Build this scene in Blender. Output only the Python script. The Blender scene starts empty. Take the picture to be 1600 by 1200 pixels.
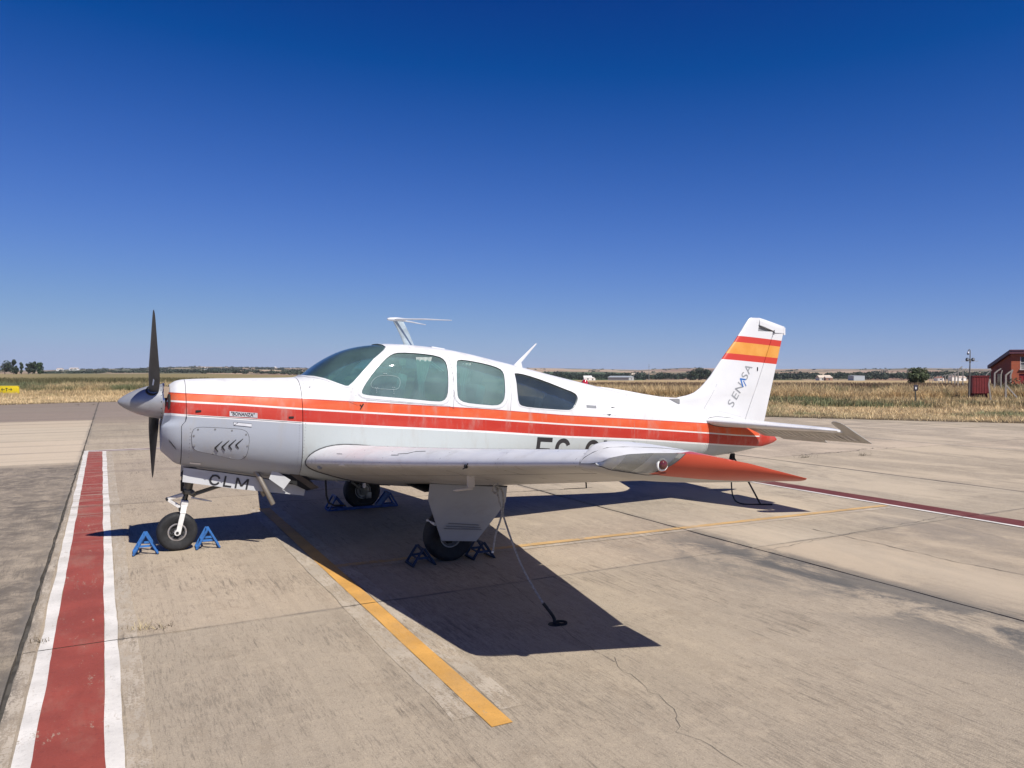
import bpy, bmesh, math, random
import numpy as np
from mathutils import Vector, Matrix, noise as mnoise
from mathutils.bvhtree import BVHTree
PI = math.pi
random.seed(7); RNG = np.random.default_rng(7)
SC = bpy.context.scene
COL = SC.collection
# ------------------------------------------------------------------ camera
CAM_H = 1.6357
cd = bpy.data.cameras.new('camera'); cam = bpy.data.objects.new('camera', cd); COL.objects.link(cam)
cam.location = (0, 0, CAM_H); cam.rotation_euler = (PI/2 - 0.0139, 0.0015, 0)
cd.sensor_width = 36.0; cd.lens = 36*1198.45/1600; cd.clip_start = 0.1; cd.clip_end = 20000
SC.camera = cam
# ------------------------------------------------------------------ light
SUN_TO = Vector((0.5565, -0.6073, 1.0)).normalized()
SUN_EL = math.asin(SUN_TO.z); SUN_AZ = math.atan2(SUN_TO.x, SUN_TO.y)
w = bpy.data.worlds.new('World'); SC.world = w; w.use_nodes = True
nt = w.node_tree; nt.nodes.clear()
wo = nt.nodes.new('ShaderNodeOutputWorld'); bg = nt.nodes.new('ShaderNodeBackground')
sky = nt.nodes.new('ShaderNodeTexSky'); sky.sky_type = 'NISHITA'; sky.sun_disc = False
sky.sun_elevation = SUN_EL; sky.sun_rotation = SUN_AZ; sky.altitude = 3000; sky.air_density = 1.0
sky.dust_density = 0.0; sky.ozone_density = 5.0
def vm(op, *vals):
    n_ = nt.nodes.new('ShaderNodeVectorMath'); n_.operation = op
    for k_, v_ in enumerate(vals):
        if isinstance(v_, tuple): n_.inputs[k_].default_value = v_
        else: nt.links.new(v_, n_.inputs[k_])
    return n_.outputs[0]
# camera-like colour response of the clear summer sky, the same curve over the whole dome
v0 = vm('MINIMUM', sky.outputs[0], (7.6, 7.6, 7.6)); v1 = vm('MULTIPLY_ADD', v0, (-.0952, -.0776, -.2014), (1.4636, 1.487, 3.125)); v2 = vm('MULTIPLY_ADD', v0, v1, (-1.105, -1.217, -3.75)); v3 = vm('MAXIMUM', v2, (.02, .05, .1))
bg.inputs['Strength'].default_value = 0.064
nt.links.new(v3, bg.inputs['Color']); nt.links.new(bg.outputs[0], wo.inputs[0])
sd = bpy.data.lights.new('sun', 'SUN'); sd.energy = 5.0; sd.angle = math.radians(0.53); sd.color = (1.0, 0.95, 0.88)
so = bpy.data.objects.new('sun', sd); COL.objects.link(so); so.location = (20, -20, 40)
so.rotation_euler = SUN_TO.to_track_quat('Z', 'Y').to_euler()
SC.view_settings.view_transform = 'Standard'; SC.view_settings.look = 'None'
SC.view_settings.gamma = 1.0; SC.view_settings.use_curve_mapping = False; SC.view_settings.exposure = 0.25
SC.cycles.max_bounces = 8; SC.cycles.transparent_max_bounces = 12

# ------------------------------------------------------------------ helpers
def lin(r, g, b):
    return tuple(((c/255)/12.92 if c/255 <= .04045 else ((c/255+.055)/1.055)**2.4) for c in (r, g, b))

class MB:
    """collects shapes and links them as one mesh object"""
    def __init__(s): s.v = []; s.f = []; s.m = []; s.cur = 0; s.c = None
    def add(s, vs, fs, m=None):
        o = len(s.v); s.v.extend([tuple(x) for x in vs]); s.f.extend([tuple(i+o for i in f) for f in fs])
        s.m.extend([s.cur if m is None else m]*len(fs)); return o
    def box(s, c, d, rot=None, taper=None, m=None, bev=0):
        x, y, z = d[0]/2, d[1]/2, d[2]/2
        if bev > 0:
            bm = bmesh.new(); bmesh.ops.create_cube(bm, size=1, matrix=Matrix.Diagonal((d[0], d[1], d[2], 1)))
            bmesh.ops.bevel(bm, geom=bm.edges[:], offset=bev, segments=2, affect='EDGES', profile=.6)
            vs = [v.co.copy() for v in bm.verts]; bm.verts.index_update(); fs = [[v.index for v in f.verts] for f in bm.faces]; bm.free()
        else:
            vs = [Vector((i*x, j*y, k*z)) for i in (-1, 1) for j in (-1, 1) for k in (-1, 1)]
            if taper: vs = [Vector((v.x*(taper if v.z > 0 else 1), v.y*(taper if v.z > 0 else 1), v.z)) for v in vs]
            fs = [(0, 1, 3, 2), (4, 6, 7, 5), (0, 4, 5, 1), (2, 3, 7, 6), (0, 2, 6, 4), (1, 5, 7, 3)]
        if rot is not None: vs = [rot @ v for v in vs]
        s.add([v + Vector(c) for v in vs], fs, m); return s
    def bar(s, a, b, wd, th, up=(0, 0, 1), m=None):
        a = Vector(a); b = Vector(b); d = b-a; L = d.length; d.normalize(); u = Vector(up)
        sd_ = d.cross(u);
        if sd_.length < 1e-4: sd_ = d.cross(Vector((1, 0, 0)))
        sd_.normalize(); u = sd_.cross(d)
        vs = [p + sd_*i*wd/2 + u*j*th/2 for p in (a, b) for i, j in ((-1, -1), (1, -1), (1, 1), (-1, 1))]
        s.add(vs, [(0, 3, 2, 1), (4, 5, 6, 7), (0, 1, 5, 4), (1, 2, 6, 5), (2, 3, 7, 6), (3, 0, 4, 7)], m); return s
    def tube(s, pts, r, n=8, cap=True, m=None, sq=None):
        pts = [Vector(p) for p in pts]; rs = r if isinstance(r, (list, tuple)) else [r]*len(pts)
        rings = []; prev = None
        for i, p in enumerate(pts):
            t = (pts[min(i+1, len(pts)-1)] - pts[max(i-1, 0)]);
            if t.length < 1e-9: t = Vector((0, 0, 1))
            t.normalize()
            if prev is None:
                a = t.orthogonal().normalized() if sq is None else (Vector(sq) - t*t.dot(Vector(sq))).normalized()
            else:
                a = prev - t*prev.dot(t); a.normalize()
            prev = a; b = t.cross(a)
            rings.append([p + (a*math.cos(2*PI*k/n) + b*math.sin(2*PI*k/n))*rs[i] for k in range(n)])
        vs = [v for q in rings for v in q]; fs = []
        for i in range(len(pts)-1):
            for k in range(n): k2 = (k+1) % n; fs.append((i*n+k, i*n+k2, (i+1)*n+k2, (i+1)*n+k))
        if cap: fs.append(tuple(range(n))[::-1]); fs.append(tuple((len(pts)-1)*n+k for k in range(n)))
        s.add(vs, fs, m); return s
    def lathe(s, prof, c=(0, 0, 0), axis='Y', n=40, m=None, closed=False):
        """prof: (radius, along) pairs"""
        vs = []; fs = []
        for r, a in prof:
            for k in range(n):
                x, y = r*math.cos(2*PI*k/n), r*math.sin(2*PI*k/n)
                vs.append({'X': (a, x, y), 'Y': (x, a, y), 'Z': (x, y, a)}[axis])
        P = len(prof)
        for i in range(P if closed else P-1):
            j = (i+1) % P
            for k in range(n): k2 = (k+1) % n; fs.append((i*n+k, i*n+k2, j*n+k2, j*n+k))
        s.add([Vector(v)+Vector(c) for v in vs], fs, m); return s
    def prism(s, poly, fn, m=None):
        """poly of 2D points, fn(p, side) -> 3D point for side 0 and 1"""
        n = len(poly); vs = [fn(p, 0) for p in poly] + [fn(p, 1) for p in poly]
        fs = [tuple(range(n)), tuple(range(2*n-1, n-1, -1))] + [(i, i+n, (i+1) % n+n, (i+1) % n) for i in range(n)]
        s.add(vs, fs, m); return s
    def mesh(s, name):
        me = bpy.data.meshes.new(name); me.from_pydata([tuple(v) for v in s.v], [], s.f)
        if any(s.m): me.polygons.foreach_set('material_index', s.m)
        me.validate(); bm = bmesh.new(); bm.from_mesh(me); bmesh.ops.recalc_face_normals(bm, faces=bm.faces[:]); bm.to_mesh(me); bm.free()
        return me

def smooth(me, ang=35):
    me.polygons.foreach_set('use_smooth', [True]*len(me.polygons))
    if ang is not None:
        try: me.set_sharp_from_angle(angle=math.radians(ang))
        except Exception: pass
    me.update()

def link(name, me, mats, parent=None, sm=35):
    if isinstance(me, MB): me = me.mesh(name)
    if not isinstance(mats, (list, tuple)): mats = [mats]
    if len(me.materials) == 0:
        for m in mats: me.materials.append(m)
    if sm: smooth(me, sm)
    o = bpy.data.objects.new(name, me); COL.objects.link(o)
    if parent is not None: o.parent = parent
    return o
def empty(name, loc=(0, 0, 0), rz=0, parent=None):
    o = bpy.data.objects.new(name, None); COL.objects.link(o); o.location = loc; o.rotation_euler = (0, 0, rz); o.empty_display_size = .2
    if parent is not None: o.parent = parent
    return o
def tag(o, label=None, cat=None, group=None, kind=None):
    if label: o['label'] = label
    if cat: o['category'] = cat
    if group: o['group'] = group
    if kind: o['kind'] = kind
    return o
def boolean(a, b, op, name='m', solver='EXACT'):
    m = a.modifiers.new('b', 'BOOLEAN'); m.object = b; m.operation = op; m.solver = solver
    dg = bpy.context.evaluated_depsgraph_get(); dg.update()
    me = bpy.data.meshes.new_from_object(a.evaluated_get(dg)); a.modifiers.clear(); me.name = name
    return me
def drop(o):
    bpy.data.objects.remove(o, do_unlink=True)
def interp(x, xs, ys): return float(np.interp(x, xs, ys))
def sstep(a, b, x):
    t = min(1, max(0, (x-a)/(b-a))); return t*t*(3-2*t)
def cubic(tab):
    """monotone-ish smooth interpolation through a table of (x, y)"""
    xs = np.array([t[0] for t in tab], float); ys = np.array([t[1] for t in tab], float)
    d = np.diff(ys)/np.diff(xs); m = np.zeros(len(xs)); m[0] = d[0]; m[-1] = d[-1]
    for i in range(1, len(xs)-1):
        m[i] = 0 if d[i-1]*d[i] <= 0 else 2*d[i-1]*d[i]/(d[i-1]+d[i])
    def f(x):
        x = min(max(x, xs[0]), xs[-1]); i = min(max(int(np.searchsorted(xs, x))-1, 0), len(xs)-2)
        h = xs[i+1]-xs[i]; t = (x-xs[i])/h
        return (2*t**3-3*t**2+1)*ys[i]+(t**3-2*t**2+t)*h*m[i]+(-2*t**3+3*t**2)*ys[i+1]+(t**3-t**2)*h*m[i+1]
    return f
# ------------------------------------------------------------------ aircraft frame: x aft from the nose wheel, y to the right wing (lateral l = -y points to the camera), z up
YAW = 0.452; NOSE = Vector((-3.1182, 7.1138, 0))
ZT = cubic([(-.06,1.535),(0,1.572),(.08,1.585),(.26,1.591),(.54,1.594),(.89,1.596),(1.07,1.60),(1.16,1.635),(1.24,1.699),(1.33,1.763),(1.45,1.832),(1.58,1.886),(1.72,1.92),(1.85,1.936),(1.99,1.942),(2.12,1.939),(2.26,1.931),(2.41,1.918),(2.64,1.89),(2.85,1.853),(3.15,1.788),(3.47,1.718),(3.79,1.645),(4.13,1.572),(4.48,1.497),(4.85,1.419),(5.28,1.333),(5.79,1.235),(6.1,1.175),(6.6,1.075),(7.0,.975),(7.25,.875),(7.38,.80),(7.44,.745)])
ZB = cubic([(-.06,.93),(-.02,.88),(.04,.81),(.15,.77),(.33,.735),(.56,.69),(.8,.645),(1.05,.61),(1.3,.575),(1.6,.558),(3.2,.545),(4.5,.545),(6.0,.553),(6.5,.578),(7.0,.632),(7.25,.668),(7.38,.70),(7.44,.73)])
WD = cubic([(-.06,.36),(-.02,.405),(.04,.435),(.12,.455),(.26,.47),(.54,.49),(.89,.505),(1.06,.51),(1.5,.54),(2.0,.555),(2.6,.555),(3.2,.53),(3.8,.475),(4.4,.405),(5.0,.33),(5.6,.26),(6.1,.205),(6.6,.15),(7.0,.10),(7.25,.06),(7.38,.03),(7.44,.008)])
ZW = cubic([(-.06,1.2),(.3,1.18),(1.06,1.14),(2,1.1),(3.2,1.05),(4.4,.98),(6,.87),(7,.81),(7.44,.735)])
NT = cubic([(-.06,2.5),(.5,2.9),(1.06,2.9),(1.5,2.8),(2.2,3.3),(3.4,3.1),(4.5,2.4),(7.44,2.0)])
NB = cubic([(-.06,2.3),(1.06,2.6),(2,3.2),(3.4,3.0),(4.6,2.4),(7.44,2.0)])
def fus_pt(s, th, off=0.0):
    zt, zb, wd, zw = ZT(s), ZB(s), WD(s), ZW(s); c, sn = math.cos(th), math.sin(th)
    n = NT(s) if sn >= 0 else NB(s); e = 2/n
    l = (wd-off)*math.copysign(abs(c)**e, c)
    z = zw + ((zt-off-zw) if sn >= 0 else (zw-zb-off))*math.copysign(abs(sn)**e, sn)
    x = s
    if s < .22:   # the lower nose bowl pushes forward of the upper cowling
        x -= .075*(1-(s+.06)/.28)*(1-sstep(1.17, 1.238, z))
    return Vector((x, -l, z))
def thetas(n, e=2.6):
    # spacing roughly even along the outline
    out = []
    for q in range(4):
        for i in range(n//4):
            t = i/(n//4); a = PI/2*t
            a = PI/2*(0.5-0.5*math.cos(PI*t))*.65 + a*.35
            out.append(q*PI/2+a)
    return out
def loft(s0, s1, ds, n=80, off=0.0, cap0=True, cap1=True, extra=()):
    ss = list(np.linspace(s0, s1, max(2, int(round((s1-s0)/ds))+1))); ths = thetas(n); N_ = len(ths)
    for e in extra: ss.append(e)
    ss = sorted(ss); b = MB(); vs = []; fs = []
    for s_ in ss: vs += [fus_pt(s_, t, off) for t in ths]
    for i in range(len(ss)-1):
        for k in range(N_): k2 = (k+1) % N_; fs.append((i*N_+k, i*N_+k2, (i+1)*N_+k2, (i+1)*N_+k))
    if cap0: fs.append(tuple(range(N_))[::-1])
    if cap1: fs.append(tuple((len(ss)-1)*N_+k for k in range(N_)))
    b.add(vs, fs); return b
_sk = loft(-.06, 7.44, .04, 96).mesh('skin'); _bm = bmesh.new(); _bm.from_mesh(_sk); SKIN = BVHTree.FromBMesh(_bm); _bm.free()
#@@END_FUSE
# ------------------------------------------------------------------ materials
class NT_:
    def __init__(s, name):
        s.mat = bpy.data.materials.new(name); s.mat.use_nodes = True; s.t = s.mat.node_tree; s.t.nodes.clear()
        s.out = s.n('OutputMaterial'); s.b = s.n('BsdfPrincipled'); s.l(s.b.outputs[0], s.out.inputs[0])
    def n(s, t, **k):
        nd = s.t.nodes.new('ShaderNode'+t)
        for a, v in k.items(): setattr(nd, a, v)
        return nd
    def l(s, a, b): s.t.links.new(a, b)
    def val(s, sock, v):
        if isinstance(v, (int, float)): sock.default_value = v
        elif isinstance(v, (tuple, list)): sock.default_value = tuple(v) if len(v) != 3 or len(sock.default_value) == 3 else tuple(v)+(1,)
        else: s.l(v, sock)
    def math(s, op, a, b=0.0, c=None, clamp=False):
        m = s.n('Math', operation=op, use_clamp=clamp); s.val(m.inputs[0], a); s.val(m.inputs[1], b)
        if c is not None: s.val(m.inputs[2], c)
        return m.outputs[0]
    def mix(s, f, a, b, bt='MIX'):
        m = s.n('Mix', data_type='RGBA', blend_type=bt); s.val(m.inputs[0], f); s.val(m.inputs[6], a); s.val(m.inputs[7], b); return m.outputs[2]
    def noise(s, vec, scale, detail=4, rough=.55, dist=0.0):
        m = s.n('TexNoise'); m.inputs['Scale'].default_value = scale; m.inputs['Detail'].default_value = detail
        m.inputs['Roughness'].default_value = rough; m.inputs['Distortion'].default_value = dist
        if vec is not None: s.l(vec, m.inputs['Vector'])
        return m.outputs['Fac']
    def ramp(s, f, a, b, lo=0.0, hi=1.0):
        m = s.n('MapRange', interpolation_type='SMOOTHSTEP'); s.val(m.inputs[0], f); m.inputs[1].default_value = a; m.inputs[2].default_value = b
        m.inputs[3].default_value = lo; m.inputs[4].default_value = hi; return m.outputs[0]
    def map(s, vec, scale=(1, 1, 1), rot=(0, 0, 0), loc=(0, 0, 0)):
        m = s.n('Mapping'); m.inputs['Scale'].default_value = scale; m.inputs['Rotation'].default_value = rot; m.inputs['Location'].default_value = loc
        s.l(vec, m.inputs['Vector']); return m.outputs[0]
    def obj(s): return s.n('TexCoord').outputs['Object']
    def pos(s): return s.n('NewGeometry').outputs['Position']
    def bump(s, h, strength=.3, dist=.01):
        m = s.n('Bump'); m.inputs['Strength'].default_value = strength; m.inputs['Distance'].default_value = dist
        s.l(h, m.inputs['Height']); s.l(m.outputs[0], s.b.inputs['Normal'])
    def base(s, c): s.val(s.b.inputs['Base Color'], c)
    def p(s, **k):
        for a, v in k.items(): s.val(s.b.inputs[a.replace('_', ' ')], v)
_mc = {}
def pbr(name, col, rough=.5, metal=0.0, var=.12, scale=6.0, bump=0.0, bscale=60, coat=0.0, spec=None, dirt=None):
    if name in _mc: return _mc[name]
    m = NT_(name); o = m.obj()
    f = m.ramp(m.noise(o, scale, 5), .3, .7)
    c = m.mix(f, tuple(x*(1-var) for x in col), tuple(min(1, x*(1+var)) for x in col))
    if dirt:
        g = m.ramp(m.noise(m.map(o, (1, 1, 2.5)), scale*.8, 7, .65), .52, .75, 0, dirt[3]); c = m.mix(g, c, dirt[:3])
    m.base(c); m.p(Metallic=metal); m.val(m.b.inputs['Roughness'], m.ramp(m.noise(o, scale*2.3, 4), .2, .8, max(.02, rough-.07), min(1, rough+.07)))
    if coat: m.p(Coat_Weight=coat, Coat_Roughness=.08)
    if spec is not None: m.val(m.b.inputs['Specular IOR Level'], spec)
    if bump: m.bump(m.noise(o, bscale, 4), bump, .004)
    _mc[name] = m.mat; return m.mat

TH = math.radians(27.8); E2 = Vector((math.cos(TH), math.sin(TH), 0)); EV = Vector((-math.sin(TH), math.cos(TH), 0))
def AP(u, v, z=0.0): return E2*u + EV*v + Vector((0, 0, z))

def concrete_nodes(m, base, tint=True):
    P = m.pos(); R = m.map(P, rot=(0, 0, -TH))          # R.x = u, R.y = v
    sx = m.n('SeparateXYZ'); m.l(R, sx.inputs[0]); U, V = sx.outputs[0], sx.outputs[1]
    big = m.noise(R, .22, 5, .6, .4); mid = m.noise(m.map(R, (1.3, .35, 1)), 1.4, 6, .65, .3)
    fine = m.noise(R, 26, 6, .75); grit = m.noise(R, 140, 3, .7)
    strk = m.noise(m.map(R, (1, .07, 1)), 30, 5, .8)     # broom marks running along v
    strk2 = m.noise(m.map(R, (1, .02, 1)), 9, 4, .7)
    c = m.mix(m.ramp(big, .3, .7), tuple(x*.88 for x in base), tuple(x*1.1 for x in base))
    c = m.mix(m.ramp(mid, .35, .75, 0, .55), c, (base[0]*1.22, base[1]*1.2, base[2]*1.16))
    c = m.mix(m.ramp(mid, .62, .40, 0, .0), c, (.1, .1, .1))
    c = m.mix(m.ramp(strk2, .44, .62, .0, .35), c, (base[0]*.78, base[1]*.77, base[2]*.76))
    tick = m.noise(m.map(R, (1, .10, 1)), 75, 4, .85); c = m.mix(m.ramp(m.math('MULTIPLY', tick, m.ramp(m.noise(R, .7, 5, .7), .3, .65, .82, 1.08)), .50, .62, 0, .62), c, tuple(x*.5 for x in base)); c = m.mix(m.ramp(m.noise(R, 6, 6, .75), .50, .68, 0, .40), c, (base[0]*1.3, base[1]*1.28, base[2]*1.24)); c = m.mix(m.ramp(m.noise(m.map(R, loc=(7, 3, 0)), 3.3, 7, .75), .52, .68, 0, .38), c, (base[0]*.66, base[1]*.62, base[2]*.58)); pit = m.ramp(m.math('MULTIPLY', strk, m.ramp(m.noise(R, .9, 4, .6), .25, .7, .75, 1.12)), .54, .70, 0, .8)
    c = m.mix(pit, c, tuple(x*.42 for x in base))
    c = m.mix(m.ramp(fine, .53, .74, 0, .75), c, tuple(x*.5 for x in base)); c = m.mix(m.ramp(m.noise(R, 60, 5, .8), .56, .72, 0, .6), c, tuple(x*.5 for x in base)); c = m.mix(m.ramp(m.noise(R, 44, 4, .8), .60, .76, 0, .7), c, tuple(min(1, x*1.45) for x in base))
    c = m.mix(m.ramp(grit, .58, .72, 0, .8), c, tuple(min(1, x*1.6) for x in base))
    c = m.mix(m.ramp(grit, .44, .30, 0, .75), c, tuple(x*.42 for x in base))
    # weathered black lichen stains: round the seam at u=5.4 and across the slabs left of the red line
    blot = m.noise(m.map(R, (1, .55, 1)), 1.6, 8, .7, .6)
    near2 = m.math('SUBTRACT', 1.0, m.math('DIVIDE', m.math('ABSOLUTE', m.math('SUBTRACT', U, 5.0)), .85), clamp=True)
    near2 = m.math('MULTIPLY', near2, m.math('MULTIPLY', m.ramp(V, 6.6, 5.3), m.ramp(V, 1.0, 2.2)))
    st = m.math('MULTIPLY', m.ramp(blot, .42, .56), near2)
    c = m.mix(m.math('MULTIPLY', st, .9), c, (.075, .076, .074))
    n5 = m.math('SUBTRACT', 1.0, m.math('DIVIDE', m.math('ABSOLUTE', m.math('SUBTRACT', U, 7.6)), 1.6), clamp=True)
    st5 = m.math('MULTIPLY', m.math('MULTIPLY', m.ramp(m.noise(m.map(R, (1, .25, 1)), 1.1, 6, .65, .5), .42, .62), n5), m.math('MULTIPLY', m.ramp(V, 7, 5), .55))
    c = m.mix(st5, c, (.17, .15, .13))
    n6 = m.math('SUBTRACT', 1.0, m.math('DIVIDE', m.math('ABSOLUTE', m.math('SUBTRACT', U, 6.1)), .75), clamp=True)
    c = m.mix(m.math('MULTIPLY', m.math('MULTIPLY', n6, m.ramp(V, 7.5, 5)), .7), c, (base[0]*1.35, base[1]*1.36, base[2]*1.36))
    dst = m.math('MULTIPLY', m.math('MULTIPLY', m.ramp(m.noise(m.map(R, (.9, .35, 1), loc=(3, 1, 0)), .9, 7, .7, .5), .46, .60), m.ramp(U, 5.42, 5.5)), .62)
    c = m.mix(dst, c, (base[0]*1.38, base[1]*1.36, base[2]*1.32))
    left = m.math('MULTIPLY', m.ramp(U, -.42, -.52), m.math('MULTIPLY', m.ramp(V, 16.3, 15.5), m.ramp(blot, .3, .62, .35, .92)))
    left = m.math('MULTIPLY', left, m.ramp(m.noise(R, 5, 7, .75), .33, .6, .25, 1))
    c = m.mix(left, c, (.105, .088, .070))
    pale = m.math('MULTIPLY', m.ramp(U, -.42, -.50), m.math('MULTIPLY', m.ramp(V, 16.25, 16.35), m.ramp(V, 31.2, 30.6)))
    c = m.mix(m.math('MULTIPLY', pale, .75), c, (base[0]*1.42, base[1]*1.42, base[2]*1.38))
    far = m.ramp(V, 26, 33); c = m.mix(m.math('MULTIPLY', far, m.math('SUBTRACT', .8, pale)), c, (.215, .168, .135))
    # tyre scuffs, long darker streaks across the far slabs
    tr = m.noise(m.map(R, (.05, 1, 1)), 1.7, 4, .6); c = m.mix(m.math('MULTIPLY', m.ramp(tr, .52, .66, 0, .5), m.ramp(V, 9, 18)), c, (.17, .14, .12))
    # dark bleed along every slab seam
    for co, off, sp in ((U, -.47, 5.79), (V, 5.28, 5.5)):
        fr = m.math('PINGPONG', m.math('SUBTRACT', co, off), sp/2)
        e = m.math('MULTIPLY', m.ramp(fr, .10 if co is U else .045, .0), m.ramp(blot, .35, .7, .1, .8)); c = m.mix(e, c, (.13, .12, .105))
    h = m.math('ADD', m.math('MULTIPLY', strk, .6), m.math('ADD', m.math('MULTIPLY', fine, .7), m.math('MULTIPLY', grit, .5)))
    return c, h, R, U, V
m = NT_('broomed_concrete'); c, h, R, U, V = concrete_nodes(m, (.368, .305, .226))
oi = m.n('ObjectInfo'); c = m.mix(1.0, c, oi.outputs['Color'], 'MULTIPLY'); m.base(c); m.p(Roughness=.88); m.bump(h, .55, .012)
M_CONC = m.mat
M_FILL = pbr('seam_filler', (.06, .055, .05), .9, var=.4, scale=9)
def paint(name, col, wear, base=(.368, .305, .226), thr=.60):
    m = NT_(name); c, h, R, U, V = concrete_nodes(m, base)
    n1 = m.noise(m.map(R, (1, .22, 1)), 24, 7, .8); n2 = m.noise(R, 2.3, 4, .6); n3 = m.noise(R, 75, 4, .7); n4 = m.noise(m.map(R, (.06, 1, 1)), 7, 5, .75)
    k = m.math('ADD', m.math('MULTIPLY', n1, .5), m.math('ADD', m.math('MULTIPLY', n2, .22), m.math('MULTIPLY', n3, .28)))
    msk = m.ramp(k, thr, thr+.05, 0, wear)
    far = m.math('MULTIPLY', m.ramp(n4, .50, .62, 0, .7), m.ramp(V, 7, 11))
    msk = m.math('MAXIMUM', msk, m.math('MULTIPLY', far, wear))
    pc = m.mix(m.ramp(m.noise(R, 3, 5), .3, .7), tuple(x*.84 for x in col), tuple(min(1, x*1.1) for x in col))
    pc = m.mix(m.ramp(m.noise(R, 40, 6, .8), .52, .70, 0, .55), pc, tuple(x*.55 for x in col)); pc = m.mix(m.ramp(m.noise(m.map(R, (1, .4, 1)), 2.2, 6, .7), .5, .72, 0, .22), pc, c); pc = m.mix(m.ramp(m.noise(R, 120, 4, .8), .57, .72, 0, .5), pc, tuple(min(1, x*1.5+.05) for x in col))
    m.base(m.mix(msk, pc, c)); m.p(Roughness=.75); m.bump(h, .4, .008); return m.mat
M_RED = paint('worn_red_line_paint', (.275, .054, .036), .9, thr=.56); M_DRED = paint('worn_maroon_line_paint', (.125, .024, .019), .7)
M_WHT = paint('worn_white_line_paint', (.66, .63, .58), .9, thr=.56); M_YEL = paint('worn_yellow_line_paint', (.58, .31, .075), .95, thr=.575)
M_GHOST = paint('ground_off_paint', (.43, .37, .29), 1.0, thr=.47)

# ------------------------------------------------------------------ terrain
EDGE = [(-140, -60), (-60, -4), (-33, 29), (-27, 40.4), (-25, 43.3), (-21.8, 46.2), (-8, 38.4), (9.6, 28.4), (13.1, 26.3), (16.5, 24.6), (30, 17.5), (60, 2), (140, -45)]
def edge_r(phi):
    d = (math.sin(phi), math.cos(phi)); best = 80
    for (x0, y0), (x1, y1) in zip(EDGE, EDGE[1:]):
        ex, ey = x1-x0, y1-y0; det = d[0]*(-ey)+ex*d[1]
        if abs(det) < 1e-9: continue
        t = (x0*(-ey)+ex*y0)/det; q = (d[0]*y0-d[1]*x0)/det
        if -1e-6 <= q <= 1+1e-6 and t > 0: best = min(best, t)
    return best
SKYL = [(-3000, 577), (-400, 577), (0, 578), (70, 578), (110, 576.5), (200, 575.5), (262, 573.5), (300, 572.6), (380, 573), (450, 574.5), (560, 575), (840, 574.6), (930, 576.5), (1000, 578), (1040, 576.2), (1070, 575), (1120, 576), (1180, 578), (1240, 577.2), (1380, 577.5), (1430, 576.5), (1550, 578), (1700, 577), (3500, 577)]
def px_of(phi): return 800+1198.45*math.tan(max(-1.3, min(1.3, phi)))
def terr_z(phi, r):
    """height of the land at azimuth phi and distance r"""
    px = px_of(phi); er = edge_r(phi)
    rt = sstep(250, 900, px)
    z = .05*sstep(er, er+1.2, r) - (-1.9+7.6*rt)*min(1, max(0, (r-60))/740)
    if r > 820:
        zs = (583-interp(px, [a for a, _ in SKYL], [b for _, b in SKYL]))*3500/1198.45+CAM_H
        z0 = -(-1.9+7.6*rt); t = min(1, (r-820)/2680); z = z0+(zs-z0)*t**1.15
        z += 1.6*mnoise.noise(Vector((phi*22, r*.0012, 3)))*min(1, (r-820)/800)*(1-t*.6)
        if r > 3500: z = zs-(r-3500)*.02
    else: z += .05*mnoise.noise(Vector((r*math.sin(phi)*.2, r*math.cos(phi)*.2, 0)))*sstep(er, er+3, r)
    return z
def TZ(x, y): return terr_z(math.atan2(x, y), math.hypot(x, y))
def field_col(phi, r):
    px = px_of(phi); n = mnoise.noise(Vector((phi*14, math.log(r)*9, 0))); n2 = mnoise.noise(Vector((phi*55, math.log(r)*14, 5)))
    er = edge_r(phi)
    straw = Vector((.42, .31, .165)); brown = Vector((.17, .115, .075)); green = Vector((.12, .125, .055))
    if r < er+.5: return Vector((.10, .075, .05))
    if r < er+12: return straw*.9 + (green-straw)*max(0, n2)*.7
    if r < 75: return straw*.55+Vector((.02, .02, .0))
    if r < 210:
        return brown*(1+.5*n2) if px > 500 else (green*.8+brown*.4)*(1+.5*n2)
    if r < 820:
        a = interp(px, [0, 100, 260, 500, 900, 1600], [.55, .25, .35, .5, 1, 1])
        return (straw*1.15*a + green*(1-a))*(1+.15*n)
    # hill land: patchwork of parcels
    cx = math.floor(phi*16+.6*mnoise.noise(Vector((phi*9, r*.001, 1)))+.4*n); cy = math.floor(math.log(r/820)*7.5+.8*mnoise.noise(Vector((phi*12, 2, r*.0006))))
    h = math.sin(cx*12.9898+cy*78.233)*43758.5453; h -= math.floor(h)
    pal = [(.36, .25, .165), (.30, .19, .135), (.40, .29, .20), (.10, .11, .065), (.23, .155, .115), (.36, .27, .19), (.14, .13, .08), (.42, .32, .22)]
    c = Vector(pal[int(h*8) % 8])
    if 850 < px < 1010 and r < 1900: c = Vector((.07, .10, .05))
    if px < 60 or px > 1650: c = c*.9
    return c*(1+.2*n2)
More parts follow.
